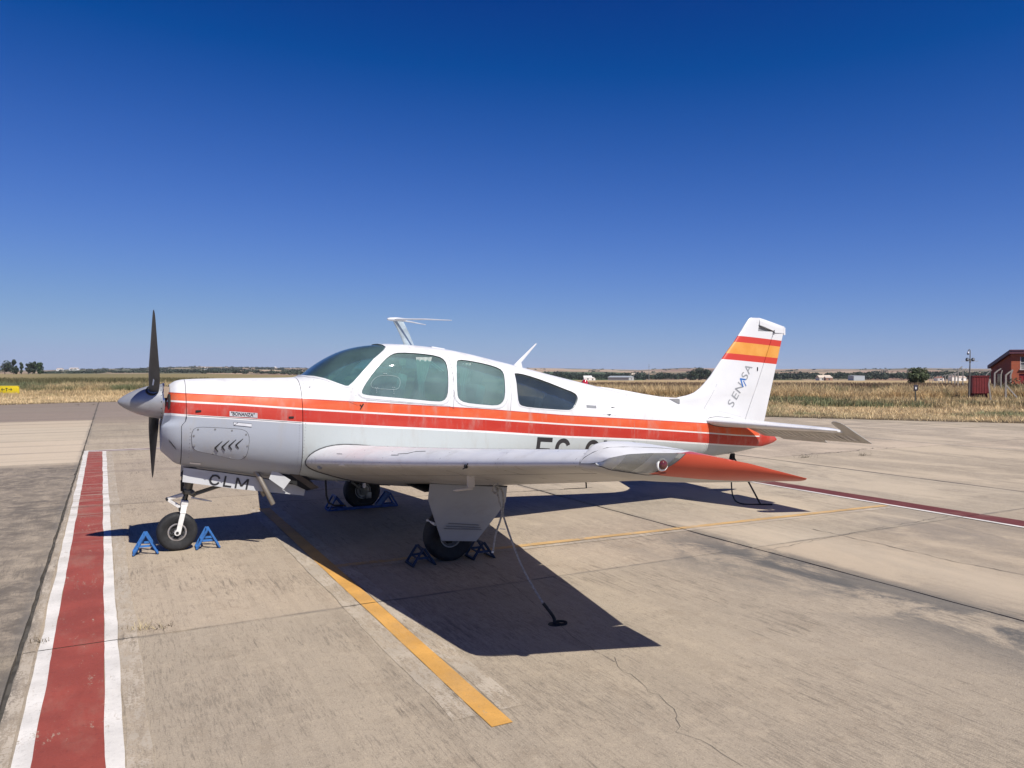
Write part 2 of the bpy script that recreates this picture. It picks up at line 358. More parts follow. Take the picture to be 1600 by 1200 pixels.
def land(name, phis, rfun, kind='structure'):
    vs = []; cs = []; nr = 0
    for ph in phis:
        rs = rfun(ph); nr = len(rs)
        for r in rs:
            vs.append((r*math.sin(ph), r*math.cos(ph), terr_z(ph, r))); cs.append(tuple(field_col(ph, r))+(1,))
    fs = [(i*nr+j, (i+1)*nr+j, (i+1)*nr+j+1, i*nr+j+1) for i in range(len(phis)-1) for j in range(nr-1)]
    me = bpy.data.meshes.new(name); me.from_pydata(vs, [], [f[::-1] for f in fs]); at = me.color_attributes.new('tone', 'FLOAT_COLOR', 'POINT')
    at.data.foreach_set('color', np.array(cs, 'f').ravel())
    m = NT_(name+'_soil'); a = m.n('Attribute', attribute_name='tone'); P = m.pos()
    c = m.mix(m.ramp(m.noise(P, .9, 8, .75), .35, .7, 0, .5), a.outputs['Color'], (.10, .075, .04)) if name == 'grass_field' else m.mix(m.ramp(m.noise(P, .012, 8, .8), .5, .66, 0, .5), a.outputs['Color'], (.09, .09, .05))
    m.base(c); m.p(Roughness=.95); m.val(m.b.inputs['Specular IOR Level'], .1)
    if name == 'grass_field': m.bump(m.noise(P, 7, 6, .7), .8, .08)
    o = link(name, me, m.mat, sm=0); tag(o, kind=kind); return o
PHI = [math.radians(a) for a in list(np.arange(-110, -38, 1.5))+list(np.arange(-38, 38, .2))+list(np.arange(38, 111, 1.5))]
land('grass_field', PHI, lambda ph: [edge_r(ph)+d+(.09*mnoise.noise(Vector((ph*160, 0, 0))) if d < .3 else 0) for d in (-.02, .12, .4, 1, 2, 4, 7, 10, 12, 16)]+list(np.geomspace(max(edge_r(ph)+22, 75), 822, 26)))
tag(bpy.data.objects['grass_field'], 'dry grass field running from the apron edge to the far trees')
land('hills', PHI, lambda ph: list(np.geomspace(800, 3500, 46))+[3900])

# ------------------------------------------------------------------ apron: seam bed and single concrete slabs
apron = tag(empty('apron'), kind='structure')
b = MB(); b.add([(-150, -90, -.035), (150, -90, -.035), (150, 60, -.035), (-150, 60, -.035)], [(0, 1, 2, 3)]); link('seam_bed', b, M_FILL, apron, sm=0)
def slab_mesh(seed, w_, h_):
    rr = random.Random(seed); pts = []
    def side(a, b_, n=26):
        for i in range(n):
            t = i/n; p = Vector(a)*(1-t)+Vector(b_)*t; j = rr.gauss(0, .0035) if 0 < i else 0
            if rr.random() < .06: j = -abs(rr.gauss(0, .012))
            nrm = Vector((b_[1]-a[1], -(b_[0]-a[0]), 0)).normalized(); pts.append(p+nrm*min(j, .004))
    x, y = w_/2, h_/2
    side((-x, -y, 0), (x, -y, 0)); side((x, -y, 0), (x, y, 0)); side((x, y, 0), (-x, y, 0)); side((-x, y, 0), (-x, -y, 0))
    n = len(pts); b = MB(); b.add([p for p in pts]+[p+Vector((0, 0, -.06)) for p in pts], [tuple(range(n))]+[(i, i+n, (i+1) % n+n, (i+1) % n) for i in range(n)])
    return b.mesh('slab')
U0, DU, V0, DV = -.47, 5.79, 5.28, 5.5
SLABS = [slab_mesh(k, DU-.026, DV-.014) for k in range(4)]
for me in SLABS: me.materials.append(M_CONC)
def inside(x, y):
    r = math.hypot(x, y); return r < edge_r(math.atan2(x, y)) if y > -50 else True
rr = random.Random(3)
for i in range(-8, 10):
    for j in range(-4, 9):
        u, v = U0+DU*(i+.5), V0+DV*(j+.5); c = AP(u, v)
        cs = [AP(u+a*DU/2, v+b_*DV/2) for a in (-1, 1) for b_ in (-1, 1)]
        seen = any(p.y > 1.5 and abs(p.x) < p.y*.80+4 and inside(p.x, p.y) for p in cs+[c])
        if not seen: continue
        o = bpy.data.objects.new('slab', SLABS[rr.randrange(4)]); COL.objects.link(o); o.parent = apron; o.location = (c.x, c.y, rr.uniform(-.0012, .0012)); o.rotation_euler = (0, 0, TH)
        k = rr.uniform(.93, 1.06); o.color = (k*rr.uniform(.985, 1.015), k, k*rr.uniform(.98, 1.02), 1)
# the rest of the apron, far out of the picture, one plain sheet round the slabs a little below them
b = MB(); b.add([(-150, -90, -.012), (150, -90, -.012), (150, 1.0, -.012), (-150, 1.0, -.012)], [(0, 1, 2, 3)]); link('concrete_sheet', b, M_CONC, apron, sm=0)
def strip(b, pts_a, pts_b, z, wob=.006, step=.12, seed=0):
    """painted band between two lines of apron (u, v) points"""
    L_ = (Vector(pts_a[-1])-Vector(pts_a[0])).length; n = max(2, int(L_/step))
    def at(pp, t):
        k = t*(len(pp)-1); i = min(int(k), len(pp)-2); f = k-i; return (pp[i][0]*(1-f)+pp[i+1][0]*f, pp[i][1]*(1-f)+pp[i+1][1]*f)
    vs = []
    for i in range(n+1):
        t = i/n; A_, B_ = at(pts_a, t), at(pts_b, t)
        wa = wob*mnoise.noise(Vector((t*L_*1.3, seed, 0)))*1.6+wob*.5*mnoise.noise(Vector((t*L_*7, seed+3, 0))); wb = wob*mnoise.noise(Vector((t*L_*1.3, seed+9, 0)))*1.6+wob*.5*mnoise.noise(Vector((t*L_*7, seed+5, 0)))
        d = (Vector(B_)-Vector(A_)); d = d.normalized() if d.length > 0 else Vector((1, 0))
        vs += [AP(A_[0]+d.x*wa, A_[1]+d.y*wa, z), AP(B_[0]+d.x*wb, B_[1]+d.y*wb, z)]
    b.add(vs, [(2*i, 2*i+1, 2*i+3, 2*i+2) for i in range(n)])
def vsplit(v0, v1):
    cuts = [V0+DV*k for k in range(-2, 8) if v0 < V0+DV*k < v1]; e = [v0]+cuts+[v1]; g = .006
    return [(a+(g if i else 0), c_-(g if i < len(e)-2 else 0)) for i, (a, c_) in enumerate(zip(e, e[1:]))]
def usplit(a0, a1):
    cuts = [U0+DU*k for k in range(-2, 8) if a0 < U0+DU*k < a1]; e = [a0]+cuts+[a1]; g = .008
    return [(a+(g if i else 0), c_-(g if i < len(e)-2 else 0)) for i, (a, c_) in enumerate(zip(e, e[1:]))]
def vline(name, ua, ub, v0, v1, mat, z=.004, wob=.006, seed=0):
    b = MB()
    for a, c_ in vsplit(v0, v1): strip(b, [(ua(a), a), (ua((a+c_)/2), (a+c_)/2), (ua(c_), c_)], [(ub(a), a), (ub((a+c_)/2), (a+c_)/2), (ub(c_), c_)], z, wob, seed=seed)
    o = link(name, b, mat, sm=0); tag(o, kind='structure'); return o
def uline(name, va, vb, u0, u1, mat, z=.004, wob=.006, seed=0):
    b = MB()
    for a, c_ in usplit(u0, u1): strip(b, [(a, va(a)), (c_, va(c_))], [(a, vb(a)), (c_, vb(c_))], z, wob, seed=seed)
    o = link(name, b, mat, sm=0); tag(o, kind='structure'); return o
vline('white_line', lambda v: -.345-.0058*v, lambda v: -.275-.0052*v, -3, 18.6, M_WHT, .0045, .008, 1)
vline('red_line', lambda v: -.276-.0052*v, lambda v: .002-.006*v, -3, 18.4, M_RED, .004, .003, 2)
vline('white_line', lambda v: .002-.006*v, lambda v: .075-.0062*v, -3, 18.3, M_WHT, .0045, .007, 3)
vline('faded_line', lambda v: .080-.0062*v, lambda v: .185-.0062*v, -3, 18.2, M_GHOST, .003, .012, 4)
vline('faded_line', lambda v: -.450, lambda v: -.36-.0055*v, 1, 15, M_GHOST, .0025, .01, 14)
uline('white_line', lambda u: 18.31, lambda u: 18.40, -.38, 8.3, M_WHT, .005, .006, 5)
uline('red_line', lambda u: 18.40, lambda u: 18.55, -.36, 8.6, M_DRED, .0055, .004, 6)
uline('white_line', lambda u: 18.55, lambda u: 18.66, -.42, 8.7, M_WHT, .005, .006, 7)
vline('red_line', lambda v: 8.585-.004*v+.012*(v-4.6)*.0, lambda v: 8.90-.012*(v-4.6), -4, 18.4, M_DRED, .006, .006, 8)
vline('white_line', lambda v: 8.52-.004*v, lambda v: 8.585-.004*v, -4, 18.4, M_WHT, .0065, .006, 9)
vline('yellow_line', lambda v: 1.555+.008*(v-3.1), lambda v: 1.665+.010*(v-3.1), 3.155, 9.62, M_YEL, .0045, .004, 10)
M_YEL2 = paint('faded_yellow_line_paint', (.50, .32, .13), .95, thr=.515)
uline('yellow_line', lambda u: 6.385-.036*(u-1.7), lambda u: 6.475-.036*(u-1.7), 1.70, 8.45, M_YEL2, .005, .006, 11)
vline('faded_line', lambda v: 1.42+.01*(v-3.1), lambda v: 1.55+.008*(v-3.1), 3.3, 9.6, M_GHOST, .003, .015, 12)
vline('faded_line', lambda v: 1.67+.01*(v-3.1), lambda v: 1.80+.008*(v-3.1), 3.3, 9.6, M_GHOST, .003, .015, 13)
uline('faded_line', lambda u: 6.29-.036*(u-1.7), lambda u: 6.38-.036*(u-1.7), 1.85, 8.4, M_GHOST, .003, .02, 15)
vline('faded_line', lambda v: 16.86, lambda v: 17.0, -2, 20, M_GHOST, .003, .01, 16)
# cracks: thin dark openings
def crack(pts, wd=.006, jit=.03, seed=0, step=.06):
    r_ = random.Random(seed); out = []
    for (a, b_) in zip(pts, pts[1:]):
        A_, B_ = Vector(a), Vector(b_); n = max(1, int((B_-A_).length/step))
        for i in range(n): out.append(A_.lerp(B_, i/n)+Vector((r_.gauss(0, jit), r_.gauss(0, jit))))
    out.append(Vector(pts[-1])); b = MB(); vs = []
    for i, p in enumerate(out):
        d = (out[min(i+1, len(out)-1)]-out[max(i-1, 0)]).normalized(); n_ = Vector((-d.y, d.x)); w_ = wd*r_.uniform(.4, 1.3)
        vs += [(p.x+n_.x*w_/2, p.y+n_.y*w_/2, .0035), (p.x-n_.x*w_/2, p.y-n_.y*w_/2, .0035)]
    b.add(vs, [(2*i, 2*i+1, 2*i+3, 2*i+2) for i in range(len(out)-1)]); o = link('crack', b, M_FILL, sm=0); tag(o, kind='structure')
def G(u, v):   # photograph-derived survey: ground point seen under a bearing and a dip
    x = (u-800)/1198.45; q = -(v-600)/1198.45; cp, sp = math.cos(.0139), math.sin(.0139)
    Y = cp+q*sp; Z = q*cp-sp; t = -CAM_H/Z; return (x*t, Y*t)
crack([G(*q) for q in ((955, 1030), (985, 1055), (1000, 1068), (1040, 1100), (1052, 1118), (1062, 1146), (1095, 1160), (1128, 1180), (1160, 1199))], .002, .016, 1)
crack([G(*q) for q in ((425, 784), (520, 779), (670, 774.5), (800, 769), (925, 762))], .02, .01, 2)
crack([G(*q) for q in ((1270, 828), (1380, 852), (1480, 876), (1600, 900))], .008, .01, 3)
crack([G(*q) for q in ((1210, 858), (1350, 830), (1480, 808))], .006, .01, 4)
crack([G(*q) for q in ((1240, 712), (1330, 706), (1352, 702), (1400, 700))], .02, .04, 5)

crack([G(*q) for q in ((760, 880), (900, 1000), (960, 1035))], .0025, .004, 7)


# ------------------------------------------------------------------ grass, numpy blades
def blades(name, pos, hgt, wid, col, lean=.35, mat=None, segs=2, label=None):
    n = len(pos); a = RNG.uniform(0, 2*PI, n); dx, dy = np.cos(a), np.sin(a)
    la = RNG.uniform(0, 2*PI, n); ll = RNG.uniform(.05, lean, n)*hgt; lx, ly = np.cos(la)*ll, np.sin(la)*ll
    w2 = wid/2; z0 = pos[:, 2]
    rows = [(0, 1.0, 0), (.55, .8, .35), (1.0, 0.25, 1.0)] if segs == 2 else [(0, 1.0, 0), (1.0, .12, 1.0)]
    V = []
    for t, k, q in rows:
        for sgn in (-1, 1):
            V.append(np.stack([pos[:, 0]+dx*w2*k*sgn+lx*q, pos[:, 1]+dy*w2*k*sgn+ly*q, z0+hgt*t], 1))
    R = len(rows); V = np.stack(V, 1).reshape(-1, 3)
    base = (np.arange(n)*2*R)[:, None, None]
    F = np.array([[2*i, 2*i+1, 2*i+3, 2*i+2] for i in range(R-1)])[None]+base; F = F.reshape(-1)
    me = bpy.data.meshes.new(name); nf = n*(R-1)
    me.vertices.add(len(V)); me.vertices.foreach_set('co', V.astype('f').ravel()); me.loops.add(nf*4); me.loops.foreach_set('vertex_index', F.astype('i'))
    me.polygons.add(nf); me.polygons.foreach_set('loop_start', np.arange(0, nf*4, 4, dtype='i')); me.polygons.foreach_set('loop_total', np.full(nf, 4, 'i')); me.update()
    at = me.color_attributes.new('tone', 'FLOAT_COLOR', 'POINT'); C4 = np.ones((n, 2*R, 4), 'f'); C4[:, :, :3] = col[:, None, :]; at.data.foreach_set('color', C4.ravel())
    o = link(name, me, mat, sm=0); tag(o, label, kind='stuff'); return o
m = NT_('grass_blade'); a = m.n('Attribute', attribute_name='tone'); m.base(a.outputs['Color']); m.p(Roughness=.8); m.val(m.b.inputs['Specular IOR Level'], .15)
tr = m.n('BsdfTranslucent'); m.l(a.outputs['Color'], tr.inputs[0]); mx = m.n('MixShader'); mx.inputs[0].default_value = .3; m.l(m.b.outputs[0], mx.inputs[1]); m.l(tr.outputs[0], mx.inputs[2]); m.l(mx.outputs[0], m.out.inputs[0])
M_GRASS = m.mat
EPH = np.linspace(-1.9, 1.9, 1500); EER = np.array([edge_r(p) for p in EPH])
def vnoise(x, y, s, seed=0):
    return np.array([mnoise.noise(Vector((a*s, b_*s, seed))) for a, b_ in zip(x, y)])
def scatter(n, d0, d1, phi0=-.66, phi1=.66, power=1.0):
    ph = RNG.uniform(phi0, phi1, n*2); d = d0(ph)+(d1(ph)-d0(ph))*RNG.uniform(0, 1, n*2)**power; r = np.interp(ph, EPH, EER)+d
    keep = RNG.uniform(0, 1, n*2) < r/np.max(r); ph, r = ph[keep][:n], r[keep][:n]; return ph, r, r*np.sin(ph), r*np.cos(ph)
def tallstart(ph): px = 800+1198*np.tan(ph); return np.interp(px, [0, 200, 400, 700, 1200, 1450, 1510, 1600, 1800], [29, 22, 18, 17, 19, 20, 25, 25, 24])
def grass_zone(name, n, d0, d1, h0, h1, wid, greenb, per=4, lean=.4, spread=.09, seed=0, power=1.0, segs=2, label=None):
    ph, r, x, y = scatter(n, d0, d1, power=power); n = len(x)
    g = vnoise(x, y, .16, seed)+.5*vnoise(x, y, .7, seed+4); hmod = 1+.45*vnoise(x, y, .3, seed+9)+.25*vnoise(x, y, 1.3, seed+2)
    px = 800+1198*np.tan(ph); gm = np.clip((g+greenb(px, r))*2.2, 0, 1)[:, None]; br = np.clip((vnoise(x, y, .5, seed+20)-.18)*3, 0, 1)[:, None]
    z = np.array([terr_z(a, b_) for a, b_ in zip(ph, r)])
    straw = np.array([.60, .455, .25]); grn = np.array([.20, .215, .11]); brn = np.array([.22, .15, .09])
    col = straw*(1-gm)+grn*gm; col = col*(1-br*.6)+brn*br*.6
    if name == 'mown_grass': col = col*np.array([1.22, 1.25, 1.32])
    clump = 1+.55*np.clip(vnoise(x, y, 2.3, seed+40), -.6, .8)+.25*vnoise(x, y, 6, seed+50); col = col*clump[:, None]; hmod = hmod*(.75+.5*clump-.25)
    rep = lambda q: np.repeat(q, per, axis=0)
    X = rep(x)+RNG.normal(0, spread, n*per); Y = rep(y)+RNG.normal(0, spread, n*per); Z = rep(z)-.03
    H = rep(RNG.uniform(h0, h1, n)*hmod)*RNG.uniform(.55, 1.1, n*per); C = rep(col)*RNG.uniform(.65, 1.3, (n*per, 1))
    return blades(name, np.stack([X, Y, Z], 1), H, wid*RNG.uniform(.6, 1.4, n*per), C.astype('f'), lean, M_GRASS, segs, label)
gshort = lambda px, r: np.interp(px, [0, 200, 1000, 1150, 1600], [-.55, -.5, -.2, -.12, -.05])
grass_zone('mown_grass', 52000, lambda p: p*0+.03, lambda p: tallstart(p)+3, .07, .20, .030, gshort, 5, 1.1, .10, 1, .9, 1, 'short mown straw grass along the apron edge')
gm_ = lambda px, r: np.interp(px, [0, 200, 1000, 1150, 1600], [-.35, -.4, -.02, .05, .12])
grass_zone('knee_high_grass', 16000, lambda p: tallstart(p)*.45, lambda p: tallstart(p)+2, .14, .36, .034, gm_, 5, .5, .10, 2, 1, 2, 'greener knee high grass behind the mown strip')
gt = lambda px, r: np.interp(px, [0, 90, 200, 500, 1000, 1600], [.55, .35, -.1, -.4, -.22, -.12])+np.interp(r, [40, 90], [0, .1])
grass_zone('tall_dry_grass', 44000, tallstart, lambda p: tallstart(p)+16, .34, .76, .030, gt, 6, .85, .15, 3, 1.6, 2, 'tall dry straw coloured grass behind the mown strip')
gb = lambda px, r: px*0+.1
ph_, r_, x_, y_ = scatter(21000, lambda p: tallstart(p)+15, lambda p: tallstart(p)+75, power=1.1)
z_ = np.array([terr_z(a, b_) for a, b_ in zip(ph_, r_)]); n_ = len(x_)
C_ = np.array([.17, .115, .08])*RNG.uniform(.6, 1.5, (n_*4, 1))+np.array([.03, .02, .005])
lft = (800+1198*np.tan(np.repeat(ph_, 4)) < 330)[:, None]; C_ = np.where(lft, C_*np.array([.75, 1.0, .8]), C_)
blades('brown_weeds', np.stack([np.repeat(x_, 4)+RNG.normal(0, .3, n_*4), np.repeat(y_, 4)+RNG.normal(0, .3, n_*4), np.repeat(z_, 4)-.05], 1), RNG.uniform(.3, .85, n_*4)*np.where(lft[:, 0], 1.15, 1), RNG.uniform(.04, .10, n_*4), C_.astype('f'), .5, M_GRASS, 2, 'brown thistle and dock weeds behind the tall grass')

# ------------------------------------------------------------------ trees
m = NT_('leaf'); a = m.n('Attribute', attribute_name='tone'); m.base(a.outputs['Color']); m.p(Roughness=.6); m.val(m.b.inputs['Specular IOR Level'], .25)
tr = m.n('BsdfTranslucent'); m.l(a.outputs['Color'], tr.inputs[0]); mx = m.n('MixShader'); mx.inputs[0].default_value = .25; m.l(m.b.outputs[0], mx.inputs[1]); m.l(tr.outputs[0], mx.inputs[2]); m.l(mx.outputs[0], m.out.inputs[0]); M_LEAF = m.mat
M_BARK = pbr('bark', (.11, .085, .06), .9, var=.3, scale=8, bump=.5)
def leaf_cloud(centers, radii, n, size, cols, rng):
    """n leaf quads spread over lumps given by centers (k,3) and radii (k,3)"""
    k = rng.integers(0, len(centers), n); d = rng.normal(0, 1, (n, 3)); d /= np.linalg.norm(d, axis=1)[:, None]
    rad = rng.uniform(.55, 1.03, n)**.6; P = centers[k]+d*radii[k]*rad[:, None]
    a = rng.normal(0, 1, (n, 3)); a /= np.linalg.norm(a, axis=1)[:, None]; b_ = np.cross(a, d+rng.normal(0, .6, (n, 3))); b_ /= (np.linalg.norm(b_, axis=1)[:, None]+1e-9); a = np.cross(b_, a*.2+d); a /= (np.linalg.norm(a, axis=1)[:, None]+1e-9)
    s = (size*rng.uniform(.5, 1.3, n))[:, None]; V = np.stack([P-a*s, P-b_*s*.6, P+a*s, P+b_*s*.6], 1)
    C = cols[k]*rng.uniform(.65, 1.4, (n, 1)); return V, C
def leaf_mesh(name, V, C):
    n = len(V); me = bpy.data.meshes.new(name); me.vertices.add(n*4); me.vertices.foreach_set('co', V.astype('f').ravel()); me.loops.add(n*4); me.loops.foreach_set('vertex_index', np.arange(n*4, dtype='i'))
    me.polygons.add(n); me.polygons.foreach_set('loop_start', np.arange(0, n*4, 4, dtype='i')); me.polygons.foreach_set('loop_total', np.full(n, 4, 'i')); me.update()
    at = me.color_attributes.new('tone', 'FLOAT_COLOR', 'POINT'); c4 = np.ones((n, 4, 4), 'f'); c4[:, :, :3] = C[:, None, :]; at.data.foreach_set('color', c4.ravel()); me.materials.append(M_LEAF); return me
def tree(name, x, y, h, wd, label, group=None, lumps=14, leaves=900, size=.3, col=(.05, .075, .03), seed=0, trunk=.22, shape='round', cat='tree'):
    rng = np.random.default_rng(seed); zb = TZ(x, y); root = empty(name, (x, y, zb)); tag(root, label, cat, group)
    t = MB(); top = Vector((rng.normal(0, .05)*h, rng.normal(0, .05)*h, h*.72)); t.tube([(0, 0, -.2), top*.4, top], [h*.032, h*.022, h*.008], 8)
    for i in range(5):
        a = rng.uniform(0, 2*PI); s0 = top*rng.uniform(.3, .7); e = s0+Vector((math.cos(a)*wd*.35, math.sin(a)*wd*.35, h*.2)); t.tube([s0, s0.lerp(e, .5)+Vector((0, 0, .04*h)), e], [h*.014, h*.009, h*.004], 6)
    link('trunk', t, M_BARK, root)
    cs = []; rs = []
    for i in range(lumps):
        if shape == 'round': f = rng.uniform(0, 1); zz = trunk*h+(h*(1-trunk))*(.12+.76*f); mr = wd/2*math.sqrt(max(.08, 1-(2*f-1)**2*.85)); r0 = mr*rng.uniform(.25, .72)
        else: f = rng.uniform(0, 1); zz = trunk*h+(h*(1-trunk))*(.08+.84*f); mr = wd/2*(1-.55*f); r0 = mr*rng.uniform(0, .6)
        a = rng.uniform(0, 2*PI); cs.append((math.cos(a)*r0, math.sin(a)*r0, zz)); q = wd*rng.uniform(.16, .27); rs.append((q, q, q*rng.uniform(.7, 1.1)*(h/wd)**.4))
    cols = np.array([np.array(col)*rng.uniform(.65, 1.5) for _ in cs]); V_, C_ = leaf_cloud(np.array(cs), np.array(rs), leaves, size, cols, rng)
    link('crown', leaf_mesh('crown', V_, C_), M_LEAF, root, sm=0); return root
def XY(px, r): x = (px-800)/1198.45*r; return x, r
LG = 'dark trees at the left end of the far field'
for i, (px, r, h, w_, lab, shp) in enumerate([(8, 520, 7.8, 10, 'broad dark tree cut by the left edge of the picture, behind the yellow sign', 'round'), (21.5, 520, 8.8, 3.9, 'tallest slim poplar like tree, second of the far row from the left', 'tall'), (26, 540, 5.0, 3.4, 'low bush like tree at the foot of the tallest slim one', 'round'), (34, 520, 6.6, 3.3, 'short slim tree standing alone in the gap of the far row', 'tall'), (44, 530, 6.3, 4.2, 'lower left tree of the close far clump of three', 'round'), (51.5, 525, 8.2, 5.2, 'middle and highest tree of the close far clump of three', 'round'), (62.5, 520, 7.5, 5.8, 'rightmost rounded tree of the far row, the greenest one', 'round')]):
    tree('field_tree', *XY(px, r), h*1.22, w_*1.12, lab, LG, 12, 1500, .42, (.042, .058, .034) if i < 6 else (.05, .08, .03), 40+i, .06, shp)
tree('bushy_tree', *XY(1433, 112), 2.6, 3.5, 'round green bushy tree beyond the tall grass, behind the small black sign board', None, 26, 4200,   .14, (.085, .105, .05), 60, .05)
for i, (px, r, h, w_) in enumerate([(1083, 760, 9.5, 13), (1093, 770, 12.5, 16), (1103, 765, 10.5, 14)]):
    tree('grove_tree', *XY(px, r), h, w_, ['left and lowest tree of the dark grove in front of the tail fin', 'middle and highest tree of the dark grove in front of the tail fin', 'right tree of the dark grove, partly behind the tail fin'][i], 'dark grove seen just left of the fin', 14, 1200, .75, (.038, .055, .03), 70+i, .04)
tree('leaning_shrub', *XY(1590, 50), .95, 2.4, 'low grey green shrub at the foot of the red brick building', None, 12, 1500, .08, (.13, .13, .075), 80, .02, cat='shrub')
# woods: far belts that read as one mass, and single dark trees dotted over the hills
def wood(name, spots, label, per, size, seed, colr):
    rng = np.random.default_rng(seed); Vs = []; Cs = []
    for (x, y, h, w_) in spots:
        zb = TZ(x, y); k = 5; cs = np.array([(x+rng.normal(0, w_*.22), y+rng.normal(0, w_*.22), zb+h*rng.uniform(.35, .72)) for _ in range(k)]); rs = np.array([(w_*.3, w_*.3, h*.33)]*k)
        c0 = np.array(colr)*rng.uniform(.7, 1.4); v, c = leaf_cloud(cs, rs, per, size, np.array([c0]*k), rng); Vs.append(v); Cs.append(c)
    me = leaf_mesh(name, np.concatenate(Vs), np.concatenate(Cs)); o = link(name, me, M_LEAF, sm=0); tag(o, label, kind='stuff')
rg = np.random.default_rng(5); sp = []
for i in range(640):   # belt on the right
    px = rg.uniform(640, 1760); r = rg.uniform(790, 930); x, y = XY(px, r); sp.append((x, y, rg.uniform(4.5, 8.5), rg.uniform(8, 14)))
for i in range(120):
    px = rg.uniform(1330, 1760); r = rg.uniform(740, 800); x, y = XY(px, r); sp.append((x, y, rg.uniform(5, 9.5), rg.uniform(8, 13)))
wood('belt_of_trees', sp, 'dark belt of trees along the far edge of the field on the right', 90, 1.1, 6, (.042, .056, .036)); sp = []
for i in range(330):
    px = rg.uniform(66, 640); r = rg.uniform(800, 1250); x, y = XY(px, r); sp.append((x, y, rg.uniform(1.6, 4.0)*(.5 if px < 250 else 1), rg.uniform(7, 13)))
wood('valley_wood', sp, 'low dark valley woodland beyond the field on the left', 70, 1.1, 7, (.045, .058, .038)); sp = []
for i in range(620):
    px = rg.normal(380, 120) if i < 330 else rg.uniform(60, 1700); r = rg.uniform(1250, 3300); x, y = XY(px, r)
    if mnoise.noise(Vector((px*.02, r*.0016, 0))) < -.05: continue
    sp.append((x, y, rg.uniform(2.5, 5), rg.uniform(8, 20)))
wood('hill_trees', sp, 'scattered dark trees over the distant hills', 26, 1.9, 8, (.05, .06, .042))
# the far farm buildings
def farm(name, px, r, w_, h, dp, wall, roof, label, rise=.25, rz=0):
    x, y = XY(px, r); root = empty(name, (x, y, TZ(x, y)), rz); tag(root, label, 'building'); b = MB(); b.box((0, 0, h/2-.3), (w_, dp, h+.6)); link('wall', b, pbr('far_wall_%02d' % int(wall[0]*50), wall, .85), root, sm=0)
    b = MB(); hw, hd, rh = w_/2+.25, dp/2+.25, w_*rise if w_ < dp else dp*rise
    if w_ < dp: b.add([(-hw, -hd, h), (hw, -hd, h), (0, -hd, h+rh), (-hw, hd, h), (hw, hd, h), (0, hd, h+rh)], [(0, 1, 2), (3, 5, 4), (0, 2, 5, 3), (1, 4, 5, 2), (0, 3, 4, 1)])
    else: b.add([(-hw, -hd, h), (-hw, hd, h), (-hw, 0, h+rh), (hw, -hd, h), (hw, hd, h), (hw, 0, h+rh)], [(0, 1, 2), (3, 5, 4), (0, 2, 5, 3), (1, 4, 5, 2), (0, 3, 4, 1)])
    link('roof', b, pbr('far_roof_%02d' % int(roof[0]*50), roof, .85), root, sm=0)
    k = 0 if name == 'grey_warehouse' else max(1, int(w_/5))
    for i in range(k): b = MB(); b.box((-w_/2+(i+.5)*w_/k, -dp/2-.02, h*.5), (1.2, .12, 1.3)); link('window', b, pbr('far_pane', (.05, .06, .07), .3), root, sm=0)
farm('farmhouse', 918, 700, 7, 2.6, 7, (.8, .78, .74), (.75, .73, .7), 'small white farmhouse beyond the field, left of the long grey shed')
farm('farmhouse', 925.5, 705, 5, 2.0, 6, (.8, .78, .74), (.7, .68, .66), 'lower white lean-to right beside the small far farmhouse')
farm('long_shed', 970, 700, 9, 2.8, 22, (.35, .36, .36), (.30, .33, .36), 'grey long shed beyond the field, behind the fuselage spine', .15, .9)
farm('farm_cottage', 990, 1000, 12, 4, 9, (.75, .70, .6), (.6, .5, .4), 'pale cottage on the green slope above the long grey shed')
farm('arched_barn', 1287, 690, 11, 2.6, 9, (.60, .58, .55), (.60, .58, .55), 'pale low barn on the right of the fin, with brown lean-to')
farm('barn_annex', 1294, 680, 6, 2.4, 5, (.30, .17, .12), (.5, .42, .36), 'brown lean-to in front of the pale low barn')
farm('grey_warehouse', 1338, 700, 10, 4.6, 12, (.40, .44, .48), (.42, .46, .50), 'square light grey warehouse right of the pale low barn', .02)
farm('village_house', 1467, 640, 5, 2.4, 6, (.82, .78, .74), (.35, .14, .09), 'white house with red roof, left of the far white pair')
farm('village_house', 1489, 640, 5, 3.3, 6, (.82, .8, .78), (.4, .3, .25), 'taller white far house left of the camera pole')
farm('village_house', 1500, 640, 7, 2.6, 6, (.85, .83, .8), (.45, .36, .3), 'wide white far house nearest the camera pole')
farm('hill_house', 94, 1800, 13, 4, 9, (.8, .78, .75), (.45, .3, .25), 'white house on the far left hill, left of two')
farm('hill_house', 116, 1850, 20, 4, 9, (.78, .76, .74), (.5, .45, .42), 'wide white hall on the far left hill, right of two')
farm('hill_house', 322, 1500, 6, 4, 6, (.62, .66, .72), (.5, .5, .5), 'bluish house among the hill trees above the cowling')
farm('hill_house', 430, 3300, 8, 3, 6, (.85, .83, .82), (.8, .78, .76), 'tiny white farm on the skyline above the cowling')
x, y = XY(1014, 800); b = MB(); b.tube([(0, 0, 0), (0, 0, 17)], [.28, .12], 6); b.box((0, 0, 14), (1.2, .3, .3)); b.box((0, 0, 16), (.8, .3, .3)); o = link('radio_mast', b, pbr('mast_steel', (.2, .2, .21), .6), None); o.location = (x, y, TZ(x, y)); tag(o, 'thin grey mast rising over the tree belt left of the grove', 'mast')
